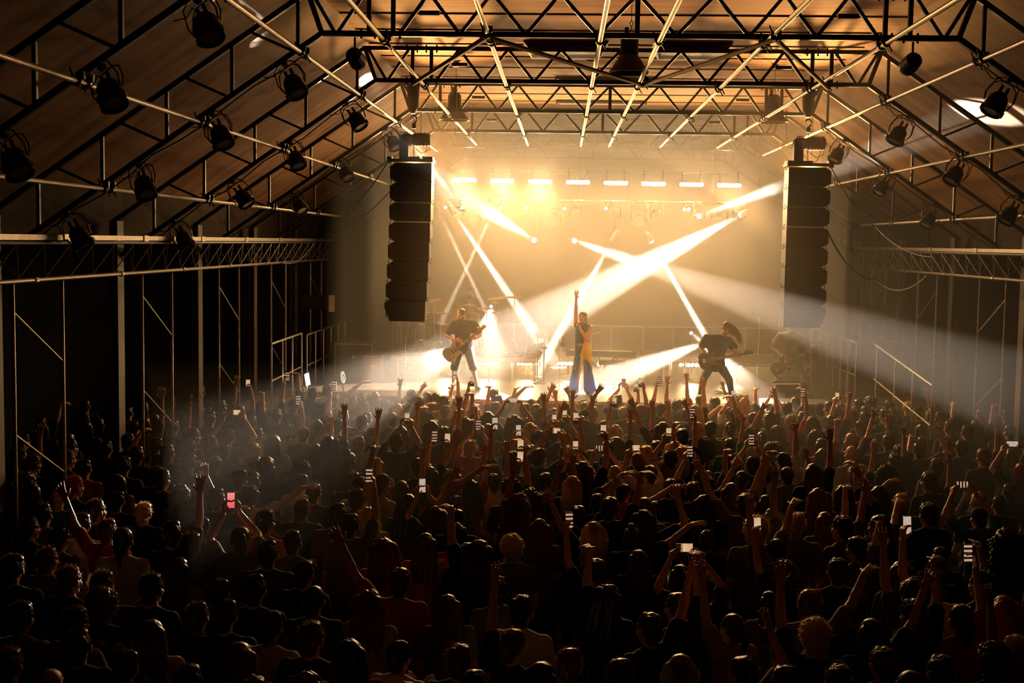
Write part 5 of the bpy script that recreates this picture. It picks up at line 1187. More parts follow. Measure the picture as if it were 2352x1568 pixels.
(-5.77,16.73,-46,1.032,'up_l','short','brown','black','person with short brown hair, left arm up, left of the left handrail middle rows',0,''),
(-3.47,16.75,-16,0.988,'up_r','short','brown','grey','person with short brown hair, right arm up, left of the left loudspeakers middle rows',0,''),
(-4.99,12.43,-1,0.965,'still','short','blond','black','person with short blond hair, near the nearest left column near rows',0,''),
(-3.96,12.47,-10,0.95,'still','short','auburn','grey','person with short auburn hair and grey top, below the left girder end near rows',0,''),
(1.45,12.48,16,1.015,'still','long','grey','navy','person with long grey hair and navy top, left of the bass player near rows',0,''),
(-2.68,12.54,-4,0.959,'folded','wavy','blond','white','person with wavy blond hair and white top, left of the left loudspeakers near rows',0,''),
(3.92,16.94,42,0.998,'long_r','short','black','black','person with short black hair, right arm stretched sideways, below the right handrail middle rows',0,''),
(-5.93,12.55,2,1.034,'still','bald','dark brown','teal','person with shaved head and teal top, at the far left near rows',0,''),
(3.06,12.63,18,1.05,'still','short','brown','black','person with short brown hair, below the right handrail near rows',0,''),
(0.63,17.13,10,0.971,'flop_r','short','dark brown','grey','person with short dark-brown hair, right hand bent over, below the keyboard end middle rows',0,''),
(-3.41,12.76,-6,0.966,'folded','short','auburn','black','person with short auburn hair, below the left handrail near rows',0,''),
(-2.36,17.28,15,1.038,'up_r','short','dark brown','black','person with short dark-brown hair, right arm up, below the shorts-wearing guitarist middle rows',0,''),
(0.18,12.82,-6,1.021,'folded','long','brown','grey','person with long brown hair and grey top, below the keyboard end near rows',0,''),
(0.09,17.38,20,0.973,'up_r','long','brown','black','person with long brown hair, right arm up, just right of the singer middle rows',0,''),
(-4.35,12.88,-5,1.008,'still','short','dark brown','black','person with short dark-brown hair, below the left girder end near rows',0,''),
(-6.66,17.4,21,1.045,'up_r','short','auburn','grey','person with short auburn hair, right arm up, left of the left handrail middle rows',0,''),
(4.31,17.4,0,0.975,'bent_r','short','dark brown','navy','person with short dark-brown hair, right arm bent overhead, below the right handrail middle rows',0,''),
(-6.39,12.9,2,1.022,'still','wavy','dark brown','navy','person with wavy dark-brown hair and navy top, at the far left near rows',0,''),
(2.97,17.44,15,0.993,'flop_r','long','black','red','person with long black hair, right hand bent over, right of the right loudspeakers middle rows',0,''),
(-5.46,12.96,6,0.967,'still','short','black','black','person with short black hair, near the nearest left column near rows',0,''),
(3.4,17.54,26,1.037,'out_r','bald','black','brown','person with shaved head, right arm angled out, right of the right loudspeakers front rows',0,''),
(-5.95,13.01,-29,1.05,'still','short','red','black','person with short red hair, near the nearest left column near rows',0,''),
(0.82,13.02,-9,1.022,'still','long','black','navy','person with long black hair and navy top, below the headbanging guitarist near rows',0,''),
(-2.88,13.03,-20,1.007,'still','short','brown','black','person with short brown hair, left of the left loudspeakers near rows',0,''),
(1.72,17.68,12,0.953,'point_r','short','black','teal','person with short black hair, raised pointing finger, below the headbanging guitarist front rows',0,''),
(-1.14,17.94,6,1.03,'out_r','long','blond','olive','person with long blond hair, right arm angled out, below the drum riser end front rows',0,''),
(-2.6,17.96,3,1.029,'reach_r','long','dark brown','black','person with long dark-brown hair, right arm reaching forward, below the left loudspeakers front rows',0,''),
(-6.6,13.32,-21,1.017,'still','curly','brown','black','person with curly brown hair, at the far left near rows',0,''),
(-2.1,18.06,30,1.055,'reach_r','wavy','brown','navy','person with wavy brown hair, right arm reaching forward, below the shorts-wearing guitarist front rows',0,''),
(0.79,18.07,-18,1.048,'out_l','long','brown','grey','person with long brown hair, left arm angled out, below the keyboard end front rows',0,''),
(3.82,13.41,11,1.042,'still','bald','dark brown','navy','person with shaved head and navy top, near the right aisle columns near rows',0,''),
(2.13,13.56,10,1.02,'folded','wavy','auburn','brown','person with wavy auburn hair and brown top, below the right loudspeakers middle rows',0,''),
(-3.47,13.7,-12,0.955,'still','short','black','black','person with short black hair, below the left handrail middle rows',0,''),
(0.87,18.5,-18,0.967,'up_l','wavy','dark brown','black','person with wavy dark-brown hair, left arm up, below the keyboard end front rows',0,''),
(-4.33,13.72,-17,1.036,'still','short','dark brown','black','middle of three person with short dark-brown hair, below the left girder end middle rows',0,''),
(-5.22,13.73,-19,1.024,'still','short','dark brown','navy','left person with short dark-brown hair and navy top, left of the left handrail middle rows',0,''),
(1.55,18.64,-31,1.011,'out_l','short','dark brown','brown','person with short dark-brown hair, left arm angled out, below the headbanging guitarist front rows',0,''),
(-2.99,13.92,11,0.982,'still','short','black','white','person with short black hair and white top, left of the left loudspeakers middle rows',0,''),
(-5.84,14,-1,0.959,'still','wavy','black','beige','person with wavy black hair and beige top, near the nearest left column middle rows',0,''),
(1.89,18.92,-5,0.991,'out_r','tail','black','olive','person with black ponytail, right arm angled out, below the headbanging guitarist front rows',0,''),
(-1.82,18.93,-12,1.037,'flop_l','long','dark brown','navy','person with long dark-brown hair, left hand bent over, below the drum riser end front rows',0,''),
(-3.32,18.99,28,1.002,'long_r','short','black','black','person with short black hair, right arm stretched sideways, left of the left loudspeakers front rows',0,''),
(-3.71,14.07,-16,0.975,'still','short','dark brown','white','person with short dark-brown hair and white top, below the left handrail middle rows',0,''),
(-7.11,14.07,-32,0.986,'still','short','black','black','person with short black hair, at the far left middle rows',0,''),
(-0.73,19.1,4,0.973,'up_l','tail','dark brown','black','person with dark-brown ponytail, left arm up, just left of the singer front rows',0,''),
(-5.43,14.17,-25,0.997,'still','short','brown','black','person with short brown hair, left of the left handrail middle rows',0,''),
(-5.18,19.22,-7,0.996,'flop_l','short','dark brown','black','person with short dark-brown hair, left hand bent over, below the left girder end front rows',0,''),
(-4.31,14.24,-27,0.971,'still','long','black','black','left person with long black hair, below the left girder end middle rows',0,''),
(-0.02,19.25,-20,0.953,'up_l','buzz','dark brown','grey','person with cropped dark-brown hair, left arm up, just right of the singer front rows',0,''),
(-6.35,14.33,-2,1.014,'still','short','dark brown','red','person with short dark-brown hair and red top, near the nearest left column middle rows',0,''),
(0.58,14.39,-13,0.964,'still','short','dark brown','black','left person with short dark-brown hair, below the keyboard end middle rows',0,''),
(2.32,19.44,13,1.035,'flop_l','short','auburn','brown','person with short auburn hair, left hand bent over, left of the bass player front rows',0,''),
(-0.38,19.5,-35,0.968,'up_l','wavy','dark brown','brown','person with wavy dark-brown hair and brown top, left arm up, below the singer front rows',0,''),
(-5.92,14.45,-2,1.028,'still','short','dark brown','black','leftmost of three person with short dark-brown hair, near the nearest left column middle rows',0,''),
(3.6,14.47,26,1.045,'still','short','brown','black','person with short brown hair, below the right handrail middle rows',0,''),
(3.56,19.55,-27,1.026,'fist_r','short','dark brown','black','person with short dark-brown hair, raised right fist, right of the right loudspeakers front rows',0,''),
(-6.69,14.65,-29,1.048,'still','short','brown','black','person with short brown hair, at the far left middle rows',0,''),
(2.62,19.78,40,1.026,'horn_r','wavy','black','brown','person with wavy black hair, raised horned fingers, left of the bass player front rows',0,''),
(-5.19,14.66,-1,1.032,'folded','short','brown','grey','person with short brown hair and grey top, left of the left handrail middle rows',0,''),
(-4.25,14.68,-25,1.031,'still','long','black','black','right person with long black hair, below the left girder end middle rows',0,''),
(-7.13,14.69,-29,1.002,'still','short','brown','navy','person with short brown hair and navy top, at the far left middle rows',0,''),
(-0.62,19.87,-10,1.054,'out_r','long','dark brown','black','person with long dark-brown hair, right arm angled out, below the singer front rows',0,''),
(5.9,19.87,-8,0.981,'flop_r','short','brown','navy','person with short brown hair, right hand bent over, near the right aisle columns front rows',0,''),
(-0.19,20,-20,1.016,'out_l','short','grey','olive','person with short grey hair, left arm angled out, below the singer front rows',0,''),
(1.47,20.01,37,1.055,'up_r','long','blond','black','person with long blond hair, right arm up, below the headbanging guitarist front rows',0,''),
(-3.85,14.86,-21,0.989,'still','wavy','dark brown','olive','person with wavy dark-brown hair and olive top, below the left handrail middle rows',0,''),
(-6.31,20.11,-25,0.999,'up_r','short','dark brown','black','person with short dark-brown hair, right arm up, below the left girder end front rows',0,''),
(-1.3,20.18,17,1.025,'out_r','short','brown','black','person with short brown hair, right arm angled out, below the drum riser end front rows',0,''),
(2.6,20.38,2,0.972,'horn_r','wavy','dark brown','black','person with wavy dark-brown hair, raised horned fingers, left of the bass player front rows',0,''),
(5.55,20.57,3,0.995,'reach_r','short','brown','grey','person with short brown hair, right arm reaching forward, below the right handrail front rows',0,''),
(-6.03,15.24,-6,1.023,'still','short','dark brown','black','rightmost of three person with short dark-brown hair, near the nearest left column middle rows',0,''),
(1.39,20.58,-4,0.98,'long_r','short','dark brown','black','person with short dark-brown hair, right arm stretched sideways, below the headbanging guitarist front rows',0,''),
(-1.13,20.58,-11,0.988,'bent_r','short','brown','navy','person with short brown hair, right arm bent overhead, below the drum riser end front rows',0,''),
(-5.05,15.26,-14,0.947,'folded','curly','dark brown','teal','person with curly dark-brown hair and teal top, below the left girder end middle rows',0,''),
(-3.52,20.62,-16,0.952,'long_r','short','dark brown','black','person with short dark-brown hair, right arm stretched sideways, below the left loudspeakers front rows',0,''),
(-2.65,20.66,-25,0.948,'reach_r','short','brown','black','person with short brown hair, right arm reaching forward, below the shorts-wearing guitarist front rows',0,''),
(-3.02,15.35,5,0.968,'still','long','dark brown','red','person with long dark-brown hair and red top, left of the left loudspeakers middle rows',0,''),
(3.33,15.36,5,1,'still','wavy','black','black','person with wavy black hair, below the right handrail middle rows',0,''),
(-4.56,15.39,5,0.948,'folded','short','dark brown','black','rightmost of three person with short dark-brown hair, below the left girder end middle rows',0,''),
(5.29,20.92,2,1.012,'flop_r','short','dark brown','brown','person with short dark-brown hair, right hand bent over, below the right handrail stage edge',0,''),
(3.11,20.95,-14,1.026,'horn_r','short','dark brown','brown','person with short dark-brown hair, raised horned fingers, below the right loudspeakers stage edge',0,''),
(-1.82,21,-38,0.97,'flop_l','short','brown','grey','person with short brown hair, left hand bent over, below the drum riser end stage edge',0,''),
(-5.75,15.58,-13,1.008,'still','short','dark brown','navy','right person with short dark-brown hair and navy top, left of the left handrail middle rows',0,''),
(4.04,15.66,0,1.022,'still','short','auburn','grey','person with short auburn hair and grey top, near the right aisle columns middle rows',0,''),
(-7.09,15.76,-26,1.014,'folded','short','black','grey','person with short black hair and grey top, near the nearest left column middle rows',0,''),
(-3.75,21.3,-8,0.947,'up_r','short','dark brown','navy','person with short dark-brown hair, right arm up, left of the left loudspeakers stage edge',0,''),
(2.45,21.34,14,1.04,'reach_r','bun','blond','navy','person with blond bun, right arm reaching forward, left of the bass player stage edge',0,''),
(-2.89,21.49,12,1.017,'reach_r','long','dark brown','white','person with long dark-brown hair, right arm reaching forward, below the left loudspeakers stage edge',0,''),
(-3.46,15.93,-24,0.945,'still','bun','dark brown','olive','person with dark-brown bun and olive top, left of the left loudspeakers middle rows',0,''),
(3.77,21.51,-12,0.984,'flop_l','cap','brown','navy','person with cap and navy top, left hand bent over, below the right loudspeakers stage edge',0,''),
(5.3,21.59,-5,1.009,'bent_r','short','blond','navy','person with short blond hair, right arm bent overhead, below the right handrail stage edge',0,''),
(-4.74,16.02,9,0.995,'still','long','blond','white','person with long blond hair and white top, below the left girder end middle rows',0,''),
(-3.56,21.73,-42,0.95,'out_r','short','dark brown','beige','person with short dark-brown hair, right arm angled out, below the left loudspeakers stage edge',0,''),
(0.41,16.12,-17,1.023,'still','short','blond','teal','person with short blond hair and teal top, below the keyboard end middle rows',0,''),
(-5.16,16.12,-12,0.96,'still','short','dark brown','black','leftmost of three person with short dark-brown hair, below the left girder end middle rows',0,''),
(1.33,21.79,-32,0.972,'up_l','short','dark brown','black','person with short dark-brown hair, left arm up, below the keyboard end stage edge',0,''),
(-1.82,21.8,5,0.98,'reach_r','short','dark brown','black','person with short dark-brown hair, right arm reaching forward, below the drum riser end stage edge',0,''),
(-5.13,21.82,-2,1.014,'flop_l','short','dark brown','teal','person with short dark-brown hair, left hand bent over, below the left handrail stage edge',0,''),
(-5.67,16.24,-27,0.979,'still','short','brown','white','person with short brown hair and white top, left of the left handrail middle rows',0,''),
(2.02,21.93,39,0.995,'bent_r','short','dark brown','black','person with short dark-brown hair, right arm bent overhead, below the headbanging guitarist stage edge',0,''),
(-0.08,16.27,13,1.036,'still','short','dark brown','navy','person with short dark-brown hair and navy top, just right of the singer middle rows',0,''),
(-6.53,16.33,-19,1.013,'folded','short','dark brown','black','middle of three person with short dark-brown hair, near the nearest left column middle rows',0,''),
(-4.58,16.48,-11,1.014,'still','long','dark brown','grey','person with long dark-brown hair and grey top, below the left girder end middle rows',0,''),
(-1.91,22.24,3,1.01,'long_r','short','black','red','person with short black hair, right arm stretched sideways, below the drum riser end stage edge',0,''),
(3.17,16.48,27,1.028,'still','bald','brown','beige','person with shaved head and beige top, right of the right loudspeakers middle rows',0,''),
(-4.96,22.31,-2,1.032,'long_r','short','dark brown','white','person with short dark-brown hair, right arm stretched sideways, below the left handrail stage edge',0,''),
(1.81,22.31,12,0.986,'up_l','short','dark brown','red','person with short dark-brown hair, left arm up, below the headbanging guitarist stage edge',0,''),
(-6.26,16.69,-12,0.95,'still','short','brown','navy','person with short brown hair and navy top, left of the left handrail middle rows',0,''),
(-8.16,16.76,-19,0.955,'still','short','dark brown','black','person with short dark-brown hair, at the far left middle rows',0,''),
(2.85,16.78,-8,0.973,'still','long','dark brown','black','person with long dark-brown hair, right of the right loudspeakers middle rows',0,''),
(2.21,17.06,-4,0.97,'still','curly','brown','black','person with curly brown hair, left of the bass player middle rows',0,''),
(4.79,17.1,-7,1.034,'still','short','dark brown','black','person with short dark-brown hair, near the right aisle columns middle rows',0,''),
(3.37,17.1,9,0.948,'still','buzz','brown','brown','person with cropped brown hair and brown top, right of the right loudspeakers middle rows',0,''),
(-5.68,17.15,1,0.948,'still','short','black','navy','person with short black hair and navy top, left of the left handrail middle rows',0,''),
(1.01,17.41,19,1.05,'still','short','dark brown','black','right person with short dark-brown hair, below the keyboard end middle rows',0,''),
(-4.37,17.44,-5,0.995,'still','cap','dark brown','black','person with cap, below the left handrail middle rows',0,''),
(-3.41,17.6,-18,0.989,'folded','short','dark brown','black','person with short dark-brown hair, left of the left loudspeakers front rows',0,''),
(3.95,17.66,5,1.011,'still','short','dark brown','black','person with short dark-brown hair, below the right handrail front rows',0,''),
(-5.11,17.71,-18,0.953,'still','short','brown','grey','person with short brown hair and grey top, below the left girder end front rows',0,''),
(4.81,17.82,7,0.964,'folded','long','dark brown','olive','person with long dark-brown hair and olive top, near the right aisle columns front rows',0,''),
]

BOD={}
def get_body(var):
    if var not in BOD:
        R,L,ph=VAR[var]; b=body_meshes(dict(armR=R,armL=(L if L is not None else DOWN)),'person'); BOD[var]=b
    return BOD[var]
HAIR={}
def get_hair(k,i):
    if (k,i) not in HAIR: HAIR[(k,i)]=hair_mesh(k,i+1)
    return HAIR[(k,i)]
HPOS=V((0,.015,1.605))
M['capc']=TM['black']
PHM=MB(); PHM.prism([(-.036,-.070),(-.030,-.076),(.030,-.076),(.036,-.070),(.036,.070),(.030,.076),(-.030,.076),(-.036,.070)],-.004,.004)
phone_me=PHM.mesh('smartphone'); scr_me=MB().box((0,-.0046,0),(.066,.001,.142)).mesh('screen'); cam_me=MB().box((.018,.0045,.055),(.026,.002,.028)).lathe([(0,.007),(.006,.007),(.007,.004)],(.012,0,.062),(0,1,0),8).lathe([(0,.007),(.006,.007),(.007,.004)],(.024,0,.05),(0,1,0),8).mesh('camera_lens')
def screen_mat(name,kind,e):
    m=bpy.data.materials.new(name); m.use_nodes=True; nt=m.node_tree; b=nt.nodes['Principled BSDF']; b.inputs['Base Color'].default_value=(.02,.02,.02,1)
    tc=nt.nodes.new('ShaderNodeTexCoord'); sp=nt.nodes.new('ShaderNodeSeparateXYZ'); nt.links.new(tc.outputs['Generated'],sp.inputs[0])
    r=nt.nodes.new('ShaderNodeValToRGB'); cr=r.color_ramp
    if kind=='bands':
        w=nt.nodes.new('ShaderNodeTexWave'); w.bands_direction='Z'; w.inputs['Scale'].default_value=9; w.inputs['Distortion'].default_value=.6; nt.links.new(tc.outputs['Object'],w.inputs[0]); nt.links.new(w.outputs['Fac'],r.inputs[0]); w.inputs['Scale'].default_value=9
        cr.elements[0].position=.45; cr.elements[0].color=(.03,.01,.005,1); cr.elements[1].position=.6; cr.elements[1].color=(1,.62,.42,1)
    elif kind=='stage':
        n=nt.nodes.new('ShaderNodeTexNoise'); n.inputs['Scale'].default_value=60; nt.links.new(tc.outputs['Object'],n.inputs[0])
        ad=nt.nodes.new('ShaderNodeMath'); ad.operation='MULTIPLY_ADD'; nt.links.new(n.outputs[0],ad.inputs[0]); ad.inputs[1].default_value=.35; nt.links.new(sp.outputs['Z'],ad.inputs[2]); nt.links.new(ad.outputs[0],r.inputs[0])
        cr.elements[0].position=.42; cr.elements[0].color=(.02,.008,.003,1); cr.elements[1].position=.62; cr.elements[1].color=(1,.72,.45,1)
        e2=cr.elements.new(.98); e2.color=(.9,.55,.3,1); e3=cr.elements.new(.5); e3.color=(.6,.2,.06,1)
    elif kind=='white': cr.elements[0].color=(1,.70,.52,1); cr.elements[1].color=(1,.80,.62,1); nt.links.new(sp.outputs['Z'],r.inputs[0])
    else: cr.elements[0].color=(.9,.10,.10,1); cr.elements[1].color=(1,.30,.28,1); nt.links.new(sp.outputs['Z'],r.inputs[0])
    nt.links.new(r.outputs[0],b.inputs['Emission Color']); b.inputs['Emission Strength'].default_value=e; m.cycles.emission_sampling='NONE'; return m
SCR=[screen_mat('phone picture','stage',.7),screen_mat('phone banded picture','bands',.5),screen_mat('phone pale picture','white',.5),screen_mat('phone red picture','pink',.9)]
nph=0
for (x,y,rz,s,var,hair,hc,tc,lb,pk,pl) in ROWS:
    b=get_body(var); r=rnd
    o=put('person',b['body'],M['skin'] if r.random()<.7 else M['skin2'],loc=(x,y,0)); o.rotation_euler=(0,0,math.radians(rz)); o.scale=(s*r.uniform(.97,1.04),s,s)
    tag(o,lb,'person','people standing in the crowd')
    put('shirt',b['top'],TM[tc],o); put('trousers',b['trousers'],M['denim'],o)
    if y<13: put('shoes',b['shoes'],M['shoe'],o)
    if hair!='bald':
        h=put('cap' if hair=='cap' else 'hair',get_hair(hair,r.randrange(2)),M['capc'] if hair=='cap' else HM[hc],o,M4=Matrix.Translation(HPOS)@Matrix.Rotation(r.uniform(-.12,.12),4,'Y')@Matrix.Diagonal((1.03,1.0,1.02,1)))
        if hair=='cap': put('peak',MB().prism([(-.07,.07),(-.05,.15),(0,.17),(.05,.15),(.07,.07)],-.004,.004,O=(0,0,.05),X=(1,0,0),Yv=(0,1,0)),M['capc'],h)
    R,L,ph=VAR[var]
    if ph:
        Rm=Matrix.Translation((x,y,0))@Matrix.Rotation(math.radians(rz),4,'Z')@Matrix.Scale(s,4)
        if R is not DOWN and L is not DOWN: hp=(V(arm_points(R,1)[3])+V(arm_points(L,-1)[3]))/2; hp.z+=.03; hp.y+=.01
        elif R is not DOWN: hp=V(arm_points(R,1)[3])+V((-.045,.015,.03))
        else: hp=V(arm_points(L,-1)[3])+V((.045,.015,.03))
        loc=Rm@hp; k=pk; rr=math.radians(rz)*.5
        m4=Matrix.Translation(loc)@Matrix.Rotation(rr,4,'Z')@Matrix.Rotation(math.radians(-8),4,'X')
        if ph=='l': m4=m4@Matrix.Rotation(math.pi/2,4,'Y')
        p=put('smartphone',phone_me,M['black']); p.matrix_world=m4; tag(p,pl,'phone','phones held up in the crowd')
        put('screen',scr_me,SCR[k],p,label='lit screen'); put('camera_lens',cam_me,M['lens'],p); nph+=1
# the remaining, farthest and most hidden people, standing in the gaps
REST=[
(-6.41,17.91,-3,0.988,'still','short','dark brown','black'),
(3.54,17.96,9,0.954,'still','short','dark brown','black'),
(3.02,18.11,10,1.009,'still','wavy','auburn','olive'),
(-4.03,18.21,-12,1,'folded','short','black','white'),
(1.32,18.26,7,1.042,'still','bald','black','black'),
(-5.98,18.31,-8,1.037,'still','short','dark brown','brown'),
(-1.35,18.33,12,0.953,'still','short','black','teal'),
(-4.64,18.35,9,1.015,'folded','short','brown','brown'),
(-1.79,18.38,-16,0.977,'still','long','brown','grey'),
(5.32,18.48,2,1.043,'still','short','auburn','black'),
(2.3,18.48,-9,0.949,'still','tail','black','grey'),
(-3.71,18.5,-21,1.018,'still','short','black','brown'),
(-5.49,18.9,-6,0.953,'still','short','dark brown','grey'),
(2.62,19.08,13,0.956,'folded','wavy','black','black'),
(3.16,19.08,10,1.046,'folded','long','brown','black'),
(-3.74,19.11,-19,0.993,'still','short','brown','black'),
(5.28,19.18,12,1.018,'still','short','dark brown','black'),
(6.2,19.21,19,0.992,'folded','short','black','black'),
(4.38,19.23,6,1.054,'still','short','brown','brown'),
(3.96,19.36,13,0.988,'still','short','black','brown'),
(4.13,19.77,9,1.042,'still','short','dark brown','brown'),
(3.15,19.78,22,1.032,'still','long','black','red'),
(-7.11,19.97,-5,1.053,'still','short','dark brown','red'),
(-3.38,20.16,-6,1.003,'still','bald','dark brown','black'),
(-3.07,20.48,6,1.051,'still','short','dark brown','teal'),
(-4,20.54,-12,0.972,'still','short','brown','grey'),
(4.64,20.55,21,1.014,'folded','short','black','beige'),
(-4.64,20.69,-28,0.966,'still','short','blond','white'),
(-5.79,20.7,-30,0.955,'still','short','brown','black'),
(5.9,20.88,-1,0.994,'still','short','blond','olive'),
(1.71,20.92,16,0.965,'still','short','black','black'),
(4.86,20.93,6,0.987,'still','short','blond','white'),
(3.82,20.96,28,1.044,'still','short','dark brown','olive'),
(4.42,20.96,-6,1.008,'still','short','black','black'),
(2.14,21.03,16,0.962,'still','tail','blond','olive'),
(-4.13,21.08,-6,1.021,'still','short','black','black'),
(5.58,21.25,31,0.954,'still','wavy','blond','olive'),
(6.45,21.28,22,0.975,'still','short','black','red'),
(6.89,21.31,30,0.967,'still','short','black','navy'),
(6.01,21.32,6,1.018,'still','short','dark brown','navy'),
(-3.31,21.37,-13,1.047,'folded','short','dark brown','navy'),
(4.92,21.37,11,1.04,'folded','short','black','black'),
(4.41,21.4,25,1.041,'still','short','black','olive'),
(-7.19,21.44,-27,0.995,'folded','short','auburn','black'),
(-4.34,21.47,-7,0.962,'still','short','dark brown','teal'),
(-4.71,21.7,-5,0.955,'folded','short','brown','teal'),
(4.69,21.74,20,1.032,'still','curly','blond','grey'),
(3.4,21.75,9,1.026,'still','short','auburn','grey'),
(-4,21.75,-25,0.995,'still','long','blond','beige'),
(4.14,21.75,-6,0.953,'still','short','dark brown','black'),
(-3.09,21.88,12,0.996,'still','short','dark brown','grey'),
(-7.24,22.11,0,0.991,'still','short','brown','black'),
(2.49,22.13,7,0.998,'still','short','auburn','beige'),
(-5.42,22.16,-10,1.001,'still','short','dark brown','grey'),
(-3.46,9.8,-8,0.943,'still','short','dark brown','black'),
(1.04,10.12,13,0.904,'still','long','dark brown','grey'),
(0.36,10.68,2,0.938,'still','long','black','navy'),
(2.68,11.09,7,0.943,'still','short','dark brown','black'),
(3.84,15.04,12,0.908,'up_r','long','dark brown','black'),
(0.03,11.26,0,0.925,'still','long','dark brown','black'),
(-7.54,15.29,6,0.937,'up_r','long','dark brown','grey'),
(-1.61,15.8,-14,0.943,'flop_r','long','black','grey'),
(2.93,11.78,-1,0.906,'still','short','black','black'),
(3.74,11.97,15,0.928,'still','short','dark brown','navy'),
(0.77,12.26,-11,0.904,'still','short','dark brown','black'),
(-4.08,16.85,14,0.918,'up_r','bob','black','black'),
(5.72,17.77,15,0.917,'out_r','bob','dark brown','black'),
(2.75,13.2,-2,0.905,'still','long','black','grey'),
(-0.29,13.56,9,0.949,'still','short','black','navy'),
(-3.08,18.32,-1,0.942,'up_r','long','black','grey'),
(-1.86,13.58,-12,0.911,'still','short','dark brown','navy'),
(0.34,13.61,6,0.902,'still','short','black','black'),
(3.98,18.44,15,0.911,'up_r','long','black','navy'),
(-8.76,18.78,0,0.913,'flop_r','short','dark brown','black'),
(1.64,14.04,11,0.912,'still','bob','dark brown','grey'),
(4.32,14.21,8,0.919,'still','short','black','black'),
(1.19,19.46,-11,0.914,'up_l','bob','dark brown','black'),
(-3.18,14.57,-14,0.941,'still','short','dark brown','navy'),
(4.71,15,7,0.917,'still','short','dark brown','black'),
(-2.41,15.63,-14,0.911,'still','bob','dark brown','grey'),
(-7.85,15.96,-11,0.948,'still','short','black','grey'),
(-7.4,16.53,16,0.918,'still','bob','black','black'),
(1.58,16.7,2,0.911,'still','short','dark brown','black'),
(-0.3,16.84,-9,0.912,'still','short','dark brown','grey'),
(-7.65,17.09,-16,0.938,'still','long','dark brown','black'),
(-1.48,17.14,6,0.939,'still','short','dark brown','black'),
(-2.97,17.17,2,0.904,'still','short','black','black'),
(-7.23,17.61,-1,0.902,'still','short','black','black'),
(2.42,17.89,-2,0.918,'still','long','black','black'),
(-8.37,17.91,12,0.941,'still','bob','dark brown','black'),
(-7.79,18.12,13,0.946,'still','bob','dark brown','navy'),
(0.09,18.16,-9,0.903,'still','short','black','navy'),
(-7.11,18.28,-1,0.947,'still','short','dark brown','grey'),
(4.68,18.53,7,0.927,'still','short','dark brown','black'),
(-2.43,18.73,0,0.906,'still','bob','dark brown','grey'),
(-7.91,18.94,-13,0.909,'still','bob','black','black'),
(-4.53,19.19,14,0.918,'still','bob','black','grey'),
(-7.12,19.19,-11,0.937,'still','long','black','black'),
(-2.7,19.37,3,0.914,'still','short','black','black'),
(-1.23,19.57,13,0.939,'still','bob','dark brown','navy'),
(-8.41,19.62,2,0.9,'still','long','black','black'),
(5.03,19.84,2,0.93,'still','long','black','black'),
(0.42,19.85,8,0.904,'still','short','black','grey'),
(-4.48,19.89,-4,0.927,'still','short','black','grey'),
(-7.83,20.02,-1,0.924,'still','short','black','grey'),
(-2.14,20.03,-5,0.917,'still','long','dark brown','black'),
(-8.7,20.43,14,0.949,'still','short','black','black'),
(3.43,20.43,-8,0.915,'still','short','dark brown','black'),
(-7.78,20.63,-15,0.933,'still','long','black','grey'),
(-8.45,21.01,1,0.943,'still','long','dark brown','black'),
(-5.24,21.13,5,0.917,'still','long','dark brown','black'),
(-0.82,21.21,-5,0.906,'still','bob','dark brown','grey'),
(-0.3,21.66,13,0.939,'still','short','dark brown','black'),
(-1.22,21.85,-6,0.948,'still','bob','black','navy'),
(0.87,22.18,-7,0.907,'still','bob','black','navy'),
(-2.56,22.3,11,0.927,'still','bob','black','grey'),
(-1.05,22.46,6,0.934,'still','bob','black','black'),
(0.36,22.55,16,0.901,'still','bob','black','grey'),
(-0.31,22.56,-12,0.902,'still','short','dark brown','grey'),
]

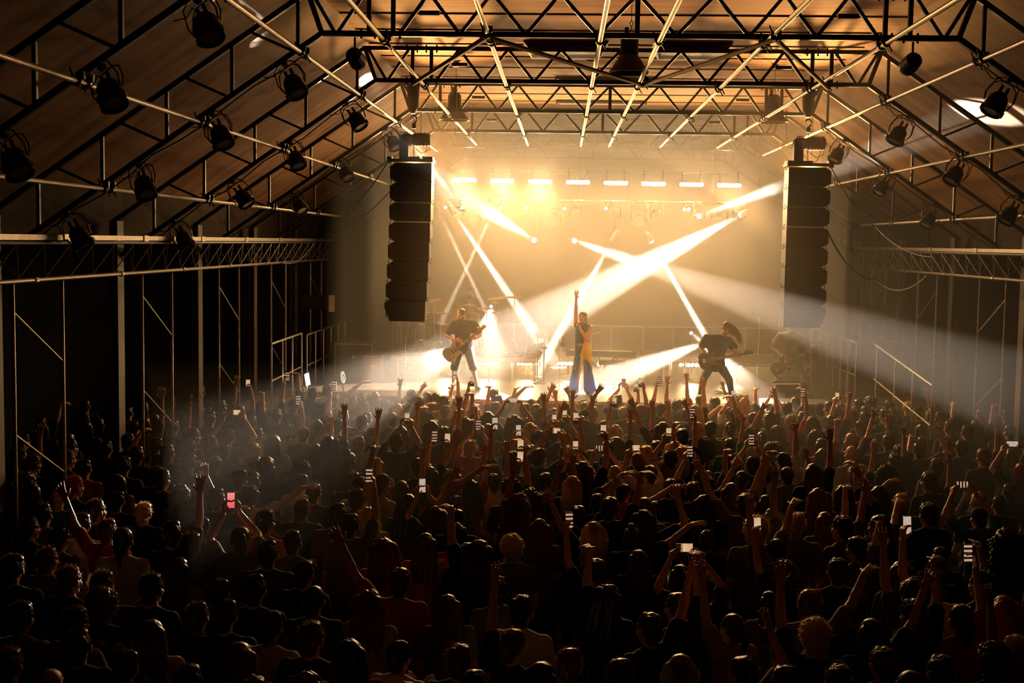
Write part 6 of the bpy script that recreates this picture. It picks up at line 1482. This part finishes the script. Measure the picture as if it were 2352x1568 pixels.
def crowd_mass():
    import numpy as np
    mats=[M['skin'],TM['black'],HM['dark brown'],M['denim'],TM['navy'],TM['grey'],HM['brown'],HM['black']]
    cache={}
    def low(me,ratio):
        if (me.name,ratio) in cache: return cache[(me.name,ratio)]
        o=bpy.data.objects.new('tmp',me.copy()); C.objects.link(o); d=o.modifiers.new('d','DECIMATE'); d.ratio=ratio
        dg=bpy.context.evaluated_depsgraph_get(); m=bpy.data.meshes.new_from_object(o.evaluated_get(dg)); bpy.data.objects.remove(o)
        m.calc_loop_triangles(); n=len(m.vertices); co=np.empty(n*3); m.vertices.foreach_get('co',co); t=np.empty(len(m.loop_triangles)*3,int); m.loop_triangles.foreach_get('vertices',t)
        cache[(me.name,ratio)]=(co.reshape(-1,3),t.reshape(-1,3)); return cache[(me.name,ratio)]
    VS=[];FS=[];MI=[];n=0
    for (x,y,rz,s,var,hair,hc,tc) in REST:
        b=get_body(var); T=Matrix.Translation((x,y,0))@Matrix.Rotation(math.radians(rz),4,'Z')@Matrix.Scale(s,4)
        parts=[(b['body'],.35,0,Matrix.Identity(4)),(b['top'],.4,{'navy':4,'grey':5}.get(tc,1),Matrix.Identity(4)),(b['trousers'],.3,3,Matrix.Identity(4))]
        if hair!='bald': parts.append((get_hair(hair,0),.6,{'brown':6,'black':7}.get(hc,2),Matrix.Translation(HPOS)))
        for me,ra,mi,Lm in parts:
            co,t=low(me,ra); A=np.array(T@Lm); c=co@A[:3,:3].T+A[:3,3]; VS.append(c); FS.append(t+n); MI.append(np.full(len(t),mi)); n+=len(c)
    VS=np.concatenate(VS);FS=np.concatenate(FS);MI=np.concatenate(MI)
    me=bpy.data.meshes.new('crowd'); me.vertices.add(len(VS)); me.vertices.foreach_set('co',VS.ravel()); me.loops.add(FS.size); me.loops.foreach_set('vertex_index',FS.ravel().astype('i'))
    me.polygons.add(len(FS)); me.polygons.foreach_set('loop_start',np.arange(0,FS.size,3,dtype='i')); me.polygons.foreach_set('loop_total',np.full(len(FS),3,dtype='i')); 
    for m in mats: me.materials.append(m)
    me.polygons.foreach_set('material_index',MI.astype('i')); me.polygons.foreach_set('use_smooth',np.ones(len(FS),bool)); me.update(); me.validate()
    o=bpy.data.objects.new('crowd',me); C.objects.link(o); tag(o,'farthest and half-hidden people of the packed crowd below the stage','crowd',kind='stuff')
crowd_mass()
HZ=(.056,.35,.014,.008)
# ---------------------------------------------------------------- haze: thick on stage, thinner towards the hall
put('stage_haze',MB().prism([(-4.3,23.6),(4.6,23.6),(6.9,33.3),(-6.9,33.3)],0,7.1,O=(0,0,.05),X=(1,0,0),Yv=(0,1,0)),haze('thick stage haze',HZ[0],HZ[1]),kind='stuff',label='thick warm haze around the band')
put('front_haze',MB().prism([(-4.2,18),(1.2,18),(3.4,12.5),(6.5,12.5),(5.6,23.59),(-4.9,23.59)],0,7.1,O=(0,0,.05),X=(1,0,0),Yv=(0,1,0)),haze('thinner haze',HZ[2],HZ[1]),kind='stuff',label='thinner haze hanging in front of the stage')
put('hall_haze',MB().prism([(-3.6,9.6),(-3.2,9.6),(1.6,17.99),(-6.9,17.99)],0,2.5,O=(0,0,.1),X=(1,0,0),Yv=(0,1,0)),haze('drifting haze',HZ[3],.25),kind='stuff',label='thin haze drifting over the left part of the crowd')
